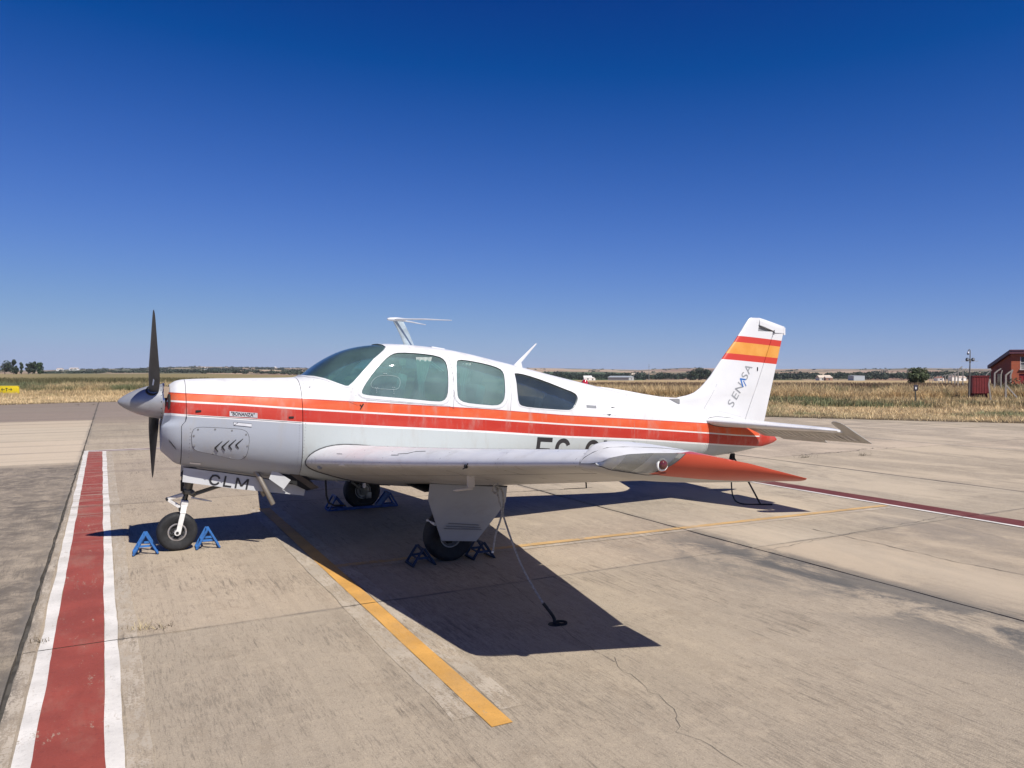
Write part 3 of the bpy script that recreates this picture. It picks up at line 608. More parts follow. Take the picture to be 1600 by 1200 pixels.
# ================================================================== THE AIRCRAFT
plane = empty('light_aircraft', NOSE, YAW)
tag(plane, 'white single propeller light aircraft with orange and red stripes, tied down on the concrete apron', 'airplane')
WHITE = (.66, .66, .66)
def pw(m, x, tab):
    """piecewise linear z(s) through tab built from clamped ramps"""
    acc = tab[0][1]
    for (a, za), (b_, zb) in zip(tab, tab[1:]):
        k = m.math('MULTIPLY', m.math('MINIMUM', m.math('MAXIMUM', m.math('SUBTRACT', x, a), 0.0), b_-a), (zb-za)/(b_-a)); acc = m.math('ADD', acc, k)
    return acc
T_OR = [(-.05,1.468),(1.05,1.402),(2.08,1.329),(2.91,1.268),(3.86,1.177),(4.98,1.092),(6.12,1.003),(7.3,.90)]
T_TH = [(-.05,1.396),(.48,1.36),(1.055,1.308),(2.08,1.228),(2.91,1.166),(3.86,1.079),(4.97,.987),(6.1,.885),(6.6,.836),(7.05,.800),(7.10,1.15)]
T_RB = [(-.05,1.289),(.48,1.243),(1.04,1.189),(2.08,1.109),(2.91,1.044),(3.86,.953),(4.98,.864),(6.03,.763),(6.62,.705),(7.3,.645)]
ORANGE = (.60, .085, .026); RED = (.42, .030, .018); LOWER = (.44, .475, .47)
def plane_paint(name, stripes=True, lower=LOWER, rgh=.34):
    m = NT_(name); o = m.obj(); sx = m.n('SeparateXYZ'); m.l(o, sx.inputs[0]); X, Z = sx.outputs[0], sx.outputs[2]
    soft = m.noise(o, 2.1, 4); spk = m.noise(o, 55, 4, .7); c = m.mix(m.ramp(soft, .3, .7), (.63, .635, .64), (.69, .69, .69))
    if stripes:
        zo, zt, zr = pw(m, X, T_OR), pw(m, X, T_TH), pw(m, X, T_RB)
        gt = lambda a, b_: m.math('GREATER_THAN', a, b_)
        fade = m.ramp(m.noise(m.map(o, (.6, 1, 2)), 5, 5, .6), .35, .7)
        org = m.mix(fade, ORANGE, (.62, .12, .045)); red = m.mix(fade, RED, (.47, .045, .028))
        c = m.mix(gt(m.math('ADD', zo, .003), Z), c, (.42, .03, .02)); c = m.mix(gt(m.math('SUBTRACT', zo, .004), Z), c, org)
        c = m.mix(gt(m.math('ADD', zt, .0075), Z), c, (.66, .64, .62)); c = m.mix(gt(m.math('SUBTRACT', zt, .0085), Z), c, red)
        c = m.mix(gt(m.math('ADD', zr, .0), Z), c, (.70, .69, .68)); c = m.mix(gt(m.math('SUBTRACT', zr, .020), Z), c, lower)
    # chips, exhaust grime and rain streaks
    m.val(m.b.inputs['Specular IOR Level'], .32); c = m.mix(m.ramp(spk, .73, .77, 0, .55), c, (.55, .5, .46))
    g = m.noise(m.map(o, (1.2, 1, .35)), 7, 6, .65); c = m.mix(m.ramp(g, .50, .74, 0, .36), c, (.36, .33, .29)); rn = m.noise(m.map(o, (7, 1, .5)), 5, 4, .7); c = m.mix(m.math('MULTIPLY', m.ramp(rn, .55, .75, 0, .35), m.ramp(m.noise(o, 1.7, 3), .4, .6)), c, (.34, .31, .27))
    m.base(c); m.val(m.b.inputs['Roughness'], m.ramp(m.noise(o, 9, 4), .2, .8, rgh-.08, rgh+.14)); m.p(Coat_Weight=0 if rgh > .45 else .12, Coat_Roughness=.25)
    m.bump(m.math('ADD', m.math('MULTIPLY', m.noise(o, 3.2, 2), 1.0), m.math('MULTIPLY', m.noise(o, 9, 2), .12)), .34, .012)
    return m.mat
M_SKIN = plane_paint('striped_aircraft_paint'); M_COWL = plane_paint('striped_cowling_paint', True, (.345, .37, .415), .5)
M_WING = plane_paint('white_wing_paint', False)
M_INT = pbr('cabin_lining', (.46, .47, .44), .8, scale=5); M_DARK = pbr('dark_opening', (.012, .012, .012), .8)
M_BLACK = pbr('black_rubber', (.016, .016, .017), .75, var=.3, scale=20, bump=.3, bscale=150); M_SEAM = pbr('panel_gap', (.07, .07, .075), .8)
M_SEAL = pbr('root_seal', (.05, .05, .055), .7); M_ALU = pbr('bare_aluminium', (.62, .62, .64), .35, 1.0, var=.15, scale=14)
M_DOOR2 = pbr('main_door_grey_paint', (.34, .345, .36), .4, var=.05, scale=4, dirt=(.24, .23, .21, .35)); M_STEEL = pbr('dull_steel', (.30, .30, .29), .45, .8, scale=20); M_GEAR = pbr('gear_white', (.66, .65, .62), .45, dirt=(.25, .2, .15, .5), scale=16)
M_OLIVE = pbr('gear_grey', (.17, .165, .14), .5, .4, scale=18); M_DOOR = pbr('gear_door_paint', (.50, .51, .52), .38, var=.05, scale=4, coat=.2, dirt=(.35, .33, .3, .35))

m = NT_('wing_tip_red'); o_ = m.obj(); m.base(m.mix(m.ramp(m.noise(o_, 4, 5), .3, .7), (.46, .055, .026), (.52, .075, .036))); m.p(Roughness=.35, Coat_Weight=.2); M_TIP = m.mat
M_GREEN = None
def glass(name, tint, haze, hazecol, rough=.02):
    m = NT_(name); tr = m.n('BsdfTransparent'); tr.inputs[0].default_value = (*tint, 1); gl = m.n('BsdfGlossy'); gl.inputs['Roughness'].default_value = rough
    df = m.n('BsdfDiffuse'); o = m.obj(); dirt = m.ramp(m.noise(o, 3.0, 4), .3, .75, haze*.75, haze*1.25); df.inputs[0].default_value = (*hazecol, 1)
    a = m.n('MixShader'); m.val(a.inputs[0], dirt); m.l(tr.outputs[0], a.inputs[1]); m.l(df.outputs[0], a.inputs[2])
    fr = m.n('Fresnel'); fr.inputs[0].default_value = 1.5; bp_ = m.n('Bump'); bp_.inputs['Strength'].default_value = .06; bp_.inputs['Distance'].default_value = .01; m.l(m.noise(o, 7, 3), bp_.inputs['Height']); m.l(bp_.outputs[0], gl.inputs['Normal'])
    b2 = m.n('MixShader'); m.val(b2.inputs[0], m.math('ADD', m.math('MULTIPLY', fr.outputs[0], .9), .02)); m.l(a.outputs[0], b2.inputs[1]); m.l(gl.outputs[0], b2.inputs[2]); m.l(b2.outputs[0], m.out.inputs[0]); m.t.nodes.remove(m.b); return m.mat
M_GLASS = glass('tinted_cabin_glass', (.64, .84, .82), .33, (.29, .41, .39)); M_GLASS2 = glass('rear_cabin_glass', (.74, .78, .78), .16, (.17, .21, .215)); M_WS = glass('windshield_glass', (.66, .84, .84), .20, (.22, .36, .37))
M_LENS = glass('clear_lens', (.95, .97, .96), .16, (.75, .77, .75), .05)

# ---- body shell with real window openings
def chaikin(p, it=2, keep=False):
    for _ in range(it):
        q = []
        for i in range(len(p)):
            a, b_ = Vector(p[i]), Vector(p[(i+1) % len(p)]); q += [a*.75+b_*.25, a*.25+b_*.75]
        p = q
    return [tuple(v) for v in p]
def offset(poly, d):
    n = len(poly); A = sum(poly[i][0]*poly[(i+1) % n][1]-poly[(i+1) % n][0]*poly[i][1] for i in range(n)); sg = 1 if A > 0 else -1; out = []
    for i in range(n):
        a, b_, c_ = Vector(poly[i-1]), Vector(poly[i]), Vector(poly[(i+1) % n]); t = ((b_-a).normalized()+(c_-b_).normalized()).normalized(); out.append((b_.x+t.y*d*sg, b_.y-t.x*d*sg))
    return out
W1 = chaikin([(1.604,1.455),(1.645,1.531),(1.741,1.654),(1.856,1.768),(1.946,1.829),(2.029,1.847),(2.242,1.839),(2.431,1.815),(2.495,1.774),(2.508,1.695),(2.495,1.527),(2.481,1.412),(2.443,1.361),(2.375,1.352),(2.082,1.385),(1.763,1.417),(1.63,1.432)], 1)
W2 = chaikin([(2.614,1.749),(2.651,1.779),(2.771,1.770),(2.98,1.735),(3.126,1.692),(3.160,1.645),(3.150,1.55),(3.133,1.39),(3.095,1.324),(3.03,1.299),(2.837,1.316),(2.665,1.338),(2.602,1.372),(2.584,1.424),(2.589,1.592)], 1)
W3 = chaikin([(3.303,1.642),(3.437,1.624),(3.675,1.555),(3.917,1.469),(4.068,1.418),(4.098,1.368),(4.064,1.305),(3.99,1.230),(3.867,1.233),(3.53,1.262),(3.337,1.286),(3.290,1.321),(3.283,1.456),(3.292,1.563),(3.293,1.62)], 1)
WS = [(1.05,1.645),(1.155,1.618),(1.2,1.614),(1.286,1.590),(1.383,1.549),(1.46,1.520),(1.489,1.519),(1.537,1.556),(1.645,1.667),(1.76,1.78),(1.885,1.871),(1.918,1.902),(1.905,1.93),(1.85,1.96),(1.8,2.1),(1.0,2.1)]
def prism_obj(poly, y0, y1):
    b = MB(); b.prism([tuple(p) for p in poly], lambda p, s: (p[0], y0 if s == 0 else y1, p[1])); return link('cutter', b, M_SEAM, sm=0)
body = link('tmp', loft(1.062, 7.44, .045, 88), M_SKIN, sm=0)
core = link('core', loft(1.10, 4.45, .05, 72, .024), M_SKIN, sm=0)
me = boolean(body, core, 'DIFFERENCE'); drop(core); body.data = me
for poly in (W1, W2, W3, WS):
    c_ = prism_obj(poly, -1.2, 1.2); body.data = boolean(body, c_, 'DIFFERENCE'); drop(c_)
me = body.data; drop(body)
def finish_shell(me, name):
    me.materials.clear(); me.materials.append(M_SKIN); me.materials.append(M_INT)
    for p in me.polygons:
        q = SKIN.find_nearest(p.center); p.material_index = 1 if q[3] > .012 and p.center.x < 4.5 and p.center.x > 1.07 else 0
    return me
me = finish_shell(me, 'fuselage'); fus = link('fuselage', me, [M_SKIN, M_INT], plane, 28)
def shell(s0, s1, o0, o1, ds=.05, n=80):
    a = loft(s0, s1, ds, n, o0, False, False); b_ = loft(s0, s1, ds, n, o1, False, False); nv = len(a.v); N_ = len(thetas(n)); a.add(b_.v, [f[::-1] for f in b_.f])
    k = nv-N_
    for i in range(N_): j = (i+1) % N_; a.f += [(i, nv+i, nv+j, j), (k+i, k+j, nv+k+j, nv+k+i)]; a.m += [0, 0]
    return a
GS = shell(1.08, 4.3, .008, .013).mesh('gs'); FS = shell(1.08, 4.3, -.0035, .003).mesh('fs')
def cut_of(src, poly, y0, y1, name, mat, hole=None, parent=fus):
    o = bpy.data.objects.new('t', src.copy()); COL.objects.link(o); o.data.materials.clear(); o.data.materials.append(mat); c_ = prism_obj(poly, y0, y1); me = boolean(o, c_, 'INTERSECT', name); drop(c_); o.data = me
    if hole: c_ = prism_obj(hole, -2, 2); o.data = boolean(o, c_, 'DIFFERENCE', name); drop(c_)
    me = o.data; drop(o); me.materials.clear(); me.materials.append(mat)
    for p in me.polygons: p.material_index = 0
    return link(name, me, mat, parent, 30)
cut_of(GS, offset(WS, .006), -1, 1, 'windshield', M_WS)
M_FRAME = pbr('window_frame_white', (.67, .67, .67), .35, coat=.2, var=.04)
for poly, gm in ((W1, M_GLASS), (W2, M_GLASS), (W3, M_GLASS2)):
    for y0, y1 in ((-1, -.02), (.02, 1)):
        wd = cut_of(GS, offset(poly, .006), y0, y1, 'window', gm)
        if poly is not W3: cut_of(FS, offset(poly, .030), y0, y1, 'window_frame', M_FRAME, poly)
        else: cut_of(FS, offset(poly, .010), y0, y1, 'window_frame', M_FRAME, poly)
cut_of(FS, offset(WS[:12]+[(1.88, 1.96), (1.80, 2.1), (1.0, 2.1)], .014), -1, 1, 'windshield_frame', M_FRAME, WS)
# ---- cowling
nb = link('nose_bowl', loft(-.06, .064, .012, 88), M_COWL, plane, 50)
cw = link('cowling', loft(.069, 1.056, .04, 88), M_COWL, plane, 50)
b = MB(); b.lathe([(.0, -.075), (.13, -.075), (.15, -.06), (.15, -.04)], (0, 0, 1.385), 'X', 32)
b.box((-.066, -.255, 1.35), (.02, .17, .21), bev=.008); b.box((-.066, .255, 1.35), (.02, .17, .21), bev=.008); b.box((-.072, 0, 1.10), (.05, .3, .10)); link('air_inlet', b, M_DARK, nb)
b = MB(); b.box((-.085, -.16, 1.47), (.045, .05, .10)); link('baffle', b, pbr('baffle_tan', (.33, .25, .18), .7), nb)
b = MB(); b.lathe([(.10, -.10), (.10, -.06)], (0, 0, 1.385), 'X', 24); b.tube([(-.088, -.14, 1.40), (-.075, -.15, 1.25)], .022, 8); b.tube([(-.09, -.155, 1.36), (-.08, -.13, 1.20)], .012, 8); b.box((-.082, -.15, 1.245), (.05, .04, .03)); link('starter_ring', b, M_DARK, nb)

# ---- surface decals: polygons in (s, z) wrapped on the left or right flank
def flank(s, z, side=-1, off=.0015, bvh=None):
    h = (bvh or SKIN).ray_cast(Vector((s, side*3, z)), Vector((0, -side, 0)))
    if h[0] is None: return None
    return h[0]+h[1]*off
def wrap(me, side=-1, off=.0015, grid=.05, bvh=None, plane_xz=True):
    bm = bmesh.new(); bm.from_mesh(me); xs = [v.co.x for v in bm.verts]; zs = [v.co.z for v in bm.verts]
    for a, c_ in ((xs, (1, 0, 0)), (zs, (0, 0, 1))):
        k = math.ceil(min(a)/grid)*grid
        while k < max(a): bmesh.ops.bisect_plane(bm, geom=bm.verts[:]+bm.edges[:]+bm.faces[:], plane_co=Vector(c_)*k, plane_no=Vector(c_)); k += grid
    for v in bm.verts:
        q = flank(v.co.x, v.co.z, side, off, bvh)
        if q is not None: v.co = q
    bm.to_mesh(me); bm.free(); return me
def patch(name, poly, mat, off=.0015, parent=fus, side=-1, grid=.05, bvh=None, thick=0):
    b = MB(); b.add([(p[0], 0, p[1]) for p in poly], [tuple(range(len(poly)))]); me = bpy.data.meshes.new(name); me.from_pydata(b.v, [], b.f); wrap(me, side, off, grid, bvh)
    return link(name, me, mat, parent, 60)
def text_mesh(body_, size, font=None, ext=0.0, res=4, sp=1.0, bold=0.0):
    cu = bpy.data.curves.new('txt', 'FONT'); cu.offset = bold; cu.body = body_; cu.size = size; cu.extrude = ext; cu.resolution_u = res; cu.space_character = sp; cu.align_x = 'LEFT'
    o = bpy.data.objects.new('txt', cu); COL.objects.link(o); dg = bpy.context.evaluated_depsgraph_get(); dg.update(); me = bpy.data.meshes.new_from_object(o.evaluated_get(dg)); drop(o); return me
def text_on(name, body_, size, s, z, ang, mat, parent, side=-1, off=.0015, sx=1.0, grid=.05, bvh=None, shear=0.0, yfix=None, sp=1.0, bold=0.0):
    me = text_mesh(body_, size, sp=sp, bold=bold); ca, sa = math.cos(ang), math.sin(ang); bm = bmesh.new(); bm.from_mesh(me)
    if bold:
        pass
    for v in bm.verts:
        x, y = v.co.x*sx+v.co.y*shear, v.co.y; v.co = Vector((s+x*ca-y*sa, 0 if yfix is None else yfix, z+x*sa+y*ca))
    bm.to_mesh(me); bm.free()
    if yfix is None: wrap(me, side, off, grid, bvh)
    me.materials.clear(); return link(name, me, mat, parent, 0)
M_INK = pbr('black_lettering', (.025, .025, .028), .4); M_GINK = pbr('grey_lettering', (.27, .28, .29), .4)
# big registration, capital strokes heavy: drawn as polygons
def stroke(pts, wd):
    """polygon of a polyline of constant width"""
    L_, R_ = [], []
    for i, p in enumerate(pts):
        p = Vector(p); d = (Vector(pts[min(i+1, len(pts)-1)])-Vector(pts[max(i-1, 0)])).normalized(); n = Vector((-d.y, d.x))
        k = 1
        if 0 < i < len(pts)-1:
            d1 = (p-Vector(pts[i-1])).normalized(); c_ = max(.5, n.dot(Vector((-d1.y, d1.x)))); k = 1/c_
        L_.append(p+n*wd/2*k); R_.append(p-n*wd/2*k)
    return L_+R_[::-1]
def glyph(ch, w_, h, t):
    arc = lambda cx, cy, rx, ry, a0, a1, n=14: [(cx+rx*math.cos(math.radians(a0+(a1-a0)*i/n)), cy+ry*math.sin(math.radians(a0+(a1-a0)*i/n))) for i in range(n+1)]
    if ch == 'E': return [[(t/2, 0), (t/2, h)], [(t, h-t/2), (w_, h-t/2)], [(t, h*.53), (w_*.9, h*.53)], [(t, t/2), (w_, t/2)]]
    if ch == 'C': return [arc(w_/2, h-w_/2, w_/2-t/2, w_/2-t/2, 20, 180)+[(t/2, w_/2)]+arc(w_/2, w_/2, w_/2-t/2, w_/2-t/2, 180, 340)]
    if ch == 'L': return [[(t/2, 0), (t/2, h)], [(t, t/2), (w_, t/2)]]
    if ch == 'M': return [[(t/2, 0), (t/2, h)], [(w_-t/2, 0), (w_-t/2, h)], [(t*.8, h-t*.3), (w_/2, h*.25)], [(w_-t*.8, h-t*.3), (w_/2, h*.25)]]
    if ch == '-': return [[(0, h*.34), (w_, h*.34)]]
def glyphs(name, chars, s0, z0, ang, h, t, mat, parent, adv, wr=True, yfix=0, off=.0016, side=-1, sgn=1):
    ca, sa = math.cos(ang), math.sin(ang); x = 0
    for ch, w_ in chars:
        if ch != ' ':
            b = MB(); polys = [stroke(p, t) for p in glyph(ch, w_, h, t)]
            me = bpy.data.meshes.new(name); vs = []; fs = []
            for pp_ in polys:
                n = len(pp_)//2; o0 = len(vs)
                vs += [(s0+(x+p.x)*ca-p.y*sa, yfix, z0+(x+p.x)*sa+p.y*ca) for p in pp_]
                for i in range(n-1): fs.append((o0+i, o0+i+1, o0+2*n-2-i, o0+2*n-1-i))
            me.from_pydata(vs, [], fs)
            if wr: wrap(me, side, off, .06)
            link(name, me, mat, parent, 0)
        x += w_+adv
glyphs('registration_letter', [('E', .20), ('C', .20), ('-', .12), ('C', .20), ('L', .18), ('M', .25)], 3.497, .655, -.088, .30, .048, M_INK, fus, .048)
# fuselage lines
def seam(pts, r=.0022, mat=None, parent=fus, side=-1, name='panel_seam', off=0.0, n=5):
    q = []
    for (a, b_) in zip(pts, pts[1:]):
        L_ = math.hypot(b_[0]-a[0], b_[1]-a[1]); k = max(1, int(L_/.03))
        for i in range(k): q.append((a[0]+(b_[0]-a[0])*i/k, a[1]+(b_[1]-a[1])*i/k))
    q.append(pts[-1]); P = [flank(s, z, side, off) for s, z in q]; P = [p for p in P if p is not None]
    b = MB(); b.tube(P, r, n); return link(name, b, mat or M_SEAM, parent)
def ring_seam(s, r=.0022, a0=0, a1=360, mat=None, parent=fus):
    b = MB(); b.tube([fus_pt(s, math.radians(a0+(a1-a0)*i/60)) for i in range(61)], r, 5, False); return link('panel_seam', b, mat or M_SEAM, parent)
def rivets(pts, parent=fus, step=.030, r=.0042, side=-1, mat=None):
    b = MB()
    for (a, c_) in zip(pts, pts[1:]):
        L_ = math.hypot(c_[0]-a[0], c_[1]-a[1]); k = max(1, int(L_/step))
        for i in range(k):
            p = flank(a[0]+(c_[0]-a[0])*i/k, a[1]+(c_[1]-a[1])*i/k, side, .0004)
            if p is not None: b.add([p+Vector((r, 0, 0)), p+Vector((0, 0, r)), p+Vector((-r, 0, 0)), p+Vector((0, 0, -r)), p+Vector((0, side*.0012, 0))], [(0, 1, 4), (1, 2, 4), (2, 3, 4), (3, 0, 4)])
    o = link('rivets', b, mat or pbr('rivet_head', (.13, .13, .135), .5), parent, 0); tag(o, kind='stuff'); return o
for side in (-1, 1):
    seam([(.075, 1.272), (.48, 1.236), (1.05, 1.18)], .0025, parent=cw, side=side)
    seam([(2.545, 1.83), (2.56, 1.5), (2.54, 1.28)], .0018, side=side); seam([(3.215, 1.69), (3.21, 1.4), (3.19, 1.24)], .0016, side=side)
    seam([(2.55, 1.28), (2.5, 1.305), (1.65, 1.38)], .0014, side=side); seam([(4.33, 1.50), (4.335, 1.27)], .0012, side=side)
    seam([(6.09, 1.14), (6.09, .60)], .0016, side=side); seam([(4.9, 1.37), (4.9, 1.12)], .0011, side=side)
    rivets([(1.095, 1.57), (1.085, 1.2), (1.055, .70)], side=side); rivets([(1.03, 1.18), (1.02, .74)], cw, side=side, step=.024); rivets([(.098, 1.15), (.085, .86)], cw, side=side)
    rivets([(1.53, 1.49), (1.62, 1.60), (1.74, 1.73), (1.88, 1.84)], side=side, step=.05); rivets([(1.19, 1.575), (1.40, 1.50), (1.51, 1.46), (1.60, 1.40)], side=side, step=.05)
    rivets([(2.545, 1.75), (2.545, 1.35)], side=side, step=.05); rivets([(3.235, 1.66), (3.24, 1.30)], side=side, step=.05); rivets([(6.06, 1.13), (6.06, .62)], side=side, step=.03)
# cowling access panel with louvres, latches and plates (left flank)
AC = [(.106,1.052),(.108,1.115),(.128,1.152),(.165,1.166),(.3,1.157),(.46,1.143),(.53,1.134),(.572,1.108),(.589,1.049),(.578,.93),(.560,.880),(.520,.852),(.45,.860),(.283,.916),(.165,.944),(.118,.975)]
AC = chaikin(AC, 1); acc = patch('access_panel', AC, M_COWL, .003, cw)
b = MB(); P = [flank(s, z, -1, .0015) for s, z in AC+[AC[0]]]; b.tube(P, .0026, 5, False); link('panel_seam', b, M_SEAM, acc)
for k in range(4):
    dx = .058*k; dz = .0095*k; b = MB(); v = [flank(.359+dx, 1.033+dz*.6, -1, .004), flank(.300+dx, .976+dz*.7, -1, .005), flank(.324+dx, .941+dz*.8, -1, .004)]
    b.tube([v[0], v[0].lerp(v[1], .5), v[1]], [.0022, .0050, .0065], 6); b.tube([v[1], v[2]], [.0065, .0045], 6); link('louvre', b, M_DARK, acc)
for s, z in ((.16, 1.145), (.30, 1.142), (.44, 1.128), (.56, 1.088), (.572, .985), (.55, .895), (.43, .880), (.29, .928), (.13, 1.005), (.125, 1.09)):
    b = MB(); p = flank(s, z, -1, .004); b.lathe([(0, -.001), (.008, -.001), (.008, .003), (0, .003)], p, 'Y', 10); link('screw', b, M_STEEL, acc)
def boxpatch(name, s0, z0, s1, z1, mat, parent, off=.003, drop_=0.0):
    return patch(name, [(s0, z0), (s1, z0-drop_), (s1, z1-drop_), (s0, z1)], mat, off, parent)
pl_ = boxpatch('name_plate', .421, 1.300, .658, 1.256, pbr('plate_silver', (.55, .54, .54), .4, .3), cw, .0035, .021)
text_on('plate_lettering', '"BONANZA"', .044, .430, 1.264, -.09, M_INK, cw, off=.0045, sx=.82, bold=.0012)
for s, z in ((.164, 1.306), (.955, 1.233)):
    b = MB(); p = flank(s, z, -1, .002); b.box(p, (.045, .012, .016)); link('latch', b, M_DARK, cw)
boxpatch('small_plate', .455, 1.203, .607, 1.176, pbr('plate_paint', (.62, .63, .66), .4), cw, .003, .02)
P = [flank(s, z, -1, .004) for s, z in ((.455, 1.203), (.607, 1.183), (.607, 1.155), (.455, 1.175), (.455, 1.203))]; b = MB(); b.tube(P, .0014, 4, False); b.tube(P[3:4]+[flank(.49, 1.195, -1, .004)], .002, 4); link('plate_edge', b, M_SEAM, cw)
boxpatch('scoop_plate', .10, .842, .19, .826, pbr('plate_paint', (.62, .63, .66), .4), cw, .004, .012)
for k in range(6):
    b = MB(); s = -.070+.0095*k; z0 = 1.045-.013*k; P = [flank(s-.004, z0+.016, -1, .002), flank(s+.006, z0-.016, -1, .002)]
    if P[0] is not None and P[1] is not None: b.tube(P, .0018, 5); link('louvre', b, M_DARK, nb)
for s0, z0, s1, z1, nm, mt in ((4.199, 1.280, 4.339, 1.252, 'placard', M_GINK),):
    boxpatch(nm, s0, z0, s1, z1-.002, mt, fus, .002, .012)
for side in (-1,):
    P = [flank(s, z, side, .001) for s, z in ((4.43, 1.275), (4.62, 1.26), (4.62, 1.15), (4.43, 1.165), (4.43, 1.275))]; b = MB(); b.tube(P, .0009, 4, False); link('static_port', b, M_GINK, fus)
    patch('port_mark', [(4.56, 1.247), (4.63, 1.244), (4.57, 1.235)], M_INK, .002, fus); patch('port_mark', [(4.48, 1.165), (4.55, 1.17), (4.52, 1.15)], M_INK, .002, fus)
b = MB(); p = flank(1.606, 1.325, -1, .004); b.bar(p+Vector((-.012, 0, -.028)), p+Vector((.016, -.004, .022)), .009, .010); b.bar(p+Vector((.0, 0, -.003)), p+Vector((-.014, 0, .014)), .005, .006); link('door_latch', b, M_DARK, fus)
seam([(1.48, 1.37), (1.56, 1.335), (1.60, 1.335)], .0014, M_SEAL)
for W_, d_ in ((W1, .040), (W2, .040)):
    b = MB(); Q = offset(W_, d_); P = [flank(p[0], p[1], -1, .0) for p in Q+[Q[0]]]; b.tube([p for p in P if p is not None], .0014, 4, False); link('panel_seam', b, M_GINK, fus)
# storm window set in the front side window
ST = chaikin([(1.700,1.525),(1.718,1.565),(1.760,1.603),(1.818,1.620),(1.9,1.620),(1.975,1.605),(1.998,1.567),(1.984,1.500),(1.942,1.478),(1.816,1.487),(1.722,1.494)], 1)
def on_glass(s, z, off=.002): return flank(s, z, -1, -.008+off)
b = MB(); b.tube([on_glass(s, z) for s, z in ST+[ST[0]]], .0016, 5, False)
for s, z in ((1.755, 1.487), (1.755, 1.452), (1.925, 1.475), (1.925, 1.442), (1.755, 1.47), (1.925, 1.458)): b.box(on_glass(s, z, .003), (.006, .004, .006))
for s in (1.84, 1.86): b.box(on_glass(s, 1.637, .003), (.014, .004, .005))
for s in (1.745, 1.765, 1.915, 1.935): b.box(on_glass(s, 1.502, .003), (.010, .004, .005))
link('storm_window', b, pbr('clear_acrylic_edge', (.40, .48, .47), .25), fus)

# ---- cabin interior
cab = tag(empty('cabin', parent=plane)); M_SEAT = pbr('seat_fabric', (.36, .42, .39), .9, var=.2, scale=30); M_SEATD = pbr('seat_dark', (.05, .06, .065), .9)
b = MB(); b.box((2.45, 0, .80), (2.3, .80, .03)); link('floor', b, M_SEATD, cab, 0)
def seat(x, y, m1, hr=True, h=.62):
    r = empty('seat', (x, y, .86), parent=cab)
    b = MB(); b.box((0, 0, .20), (.46, .44, .14), bev=.03); b.box((.0, 0, .07), (.3, .3, .14)); link('cushion', b, m1, r)
    b = MB(); b.box((.27, 0, .22+h/2), (.11, .42, h), Matrix.Rotation(.22, 3, 'Y'), bev=.035); link('backrest', b, m1, r)
    if hr: b = MB(); b.box((.36, 0, .30+h+.06), (.08, .22, .14), Matrix.Rotation(.2, 3, 'Y'), bev=.025); link('headrest', b, m1, r)
for x, y, m1 in ((1.72, -.25, M_SEAT), (1.72, .25, M_SEAT), (2.58, -.25, M_SEAT), (2.58, .25, M_SEATD), (3.3, -.2, M_SEATD), (3.3, .2, M_SEATD)): seat(x, y, m1, x < 2, .56 if x < 2 else (.44 if x < 3 else .3))
b = MB(); b.box((1.40, 0, 1.36), (.12, .92, .36), bev=.02); b.box((1.30, 0, 1.515), (.34, .84, .035), Matrix.Rotation(-.12, 3, 'Y'), bev=.01); link('instrument_panel', b, M_DARK, cab)
b = MB(); b.lathe([(0, -.03), (.026, -.03), (.03, -.01), (.03, .03), (0, .035)], (1.36, -.06, 1.615), 'X', 14); b.box((1.36, -.06, 1.57), (.03, .02, .09)); link('compass', b, M_DARK, cab)
b = MB(); b.tube([(1.62, -.25, 1.33), (1.47, -.25, 1.33)], .014, 8); b.box((1.62, -.25, 1.36), (.03, .26, .04)); b.box((1.62, -.37, 1.41), (.03, .03, .13)); b.box((1.62, -.13, 1.41), (.03, .03, .13)); link('control_yoke', b, M_DARK, cab)
M_CURT = pbr('curtain_cloth', (.42, .48, .44), .9, var=.1, scale=40)
def curtain(x, y, z0, z1, w0, w1):
    b = MB(); n = 9; vs = []
    for j, (z, w_) in enumerate(((z1, w0), (z1*.45+z0*.55, w1*.8), ((z0*.85+z1*.15), w1), (z0, w1*.6))):
        for i in range(n): t = i/(n-1)-.5; vs.append((x+t*w_+(.03 if j == 0 else 0), y+.008*math.sin(i*2.3+j), z))
    b.add(vs, [(j*n+i, j*n+i+1, (j+1)*n+i+1, (j+1)*n+i) for j in range(3) for i in range(n-1)]); link('curtain', b, M_CURT, cab)
curtain(2.24, -.44, 1.31, 1.80, .17, .08); curtain(2.70, -.42, 1.33, 1.74, .12, .07); curtain(2.24, .44, 1.31, 1.80, .16, .08)
b = MB(); b.tube([(2.30, -.40, 1.80), (2.47, -.475, 1.66)], .004, 5); b.tube([(2.28, -.40, 1.79), (2.45, -.475, 1.65)], .003, 5); link('seat_belt', b, pbr('belt_white', (.8, .8, .8), .6), cab)
b = MB(); b.box((3.86, 0, 1.16), (.7, .6, .05), Matrix.Rotation(.05, 3, 'Y')); link('rear_shelf', b, M_SEATD, cab, 0)

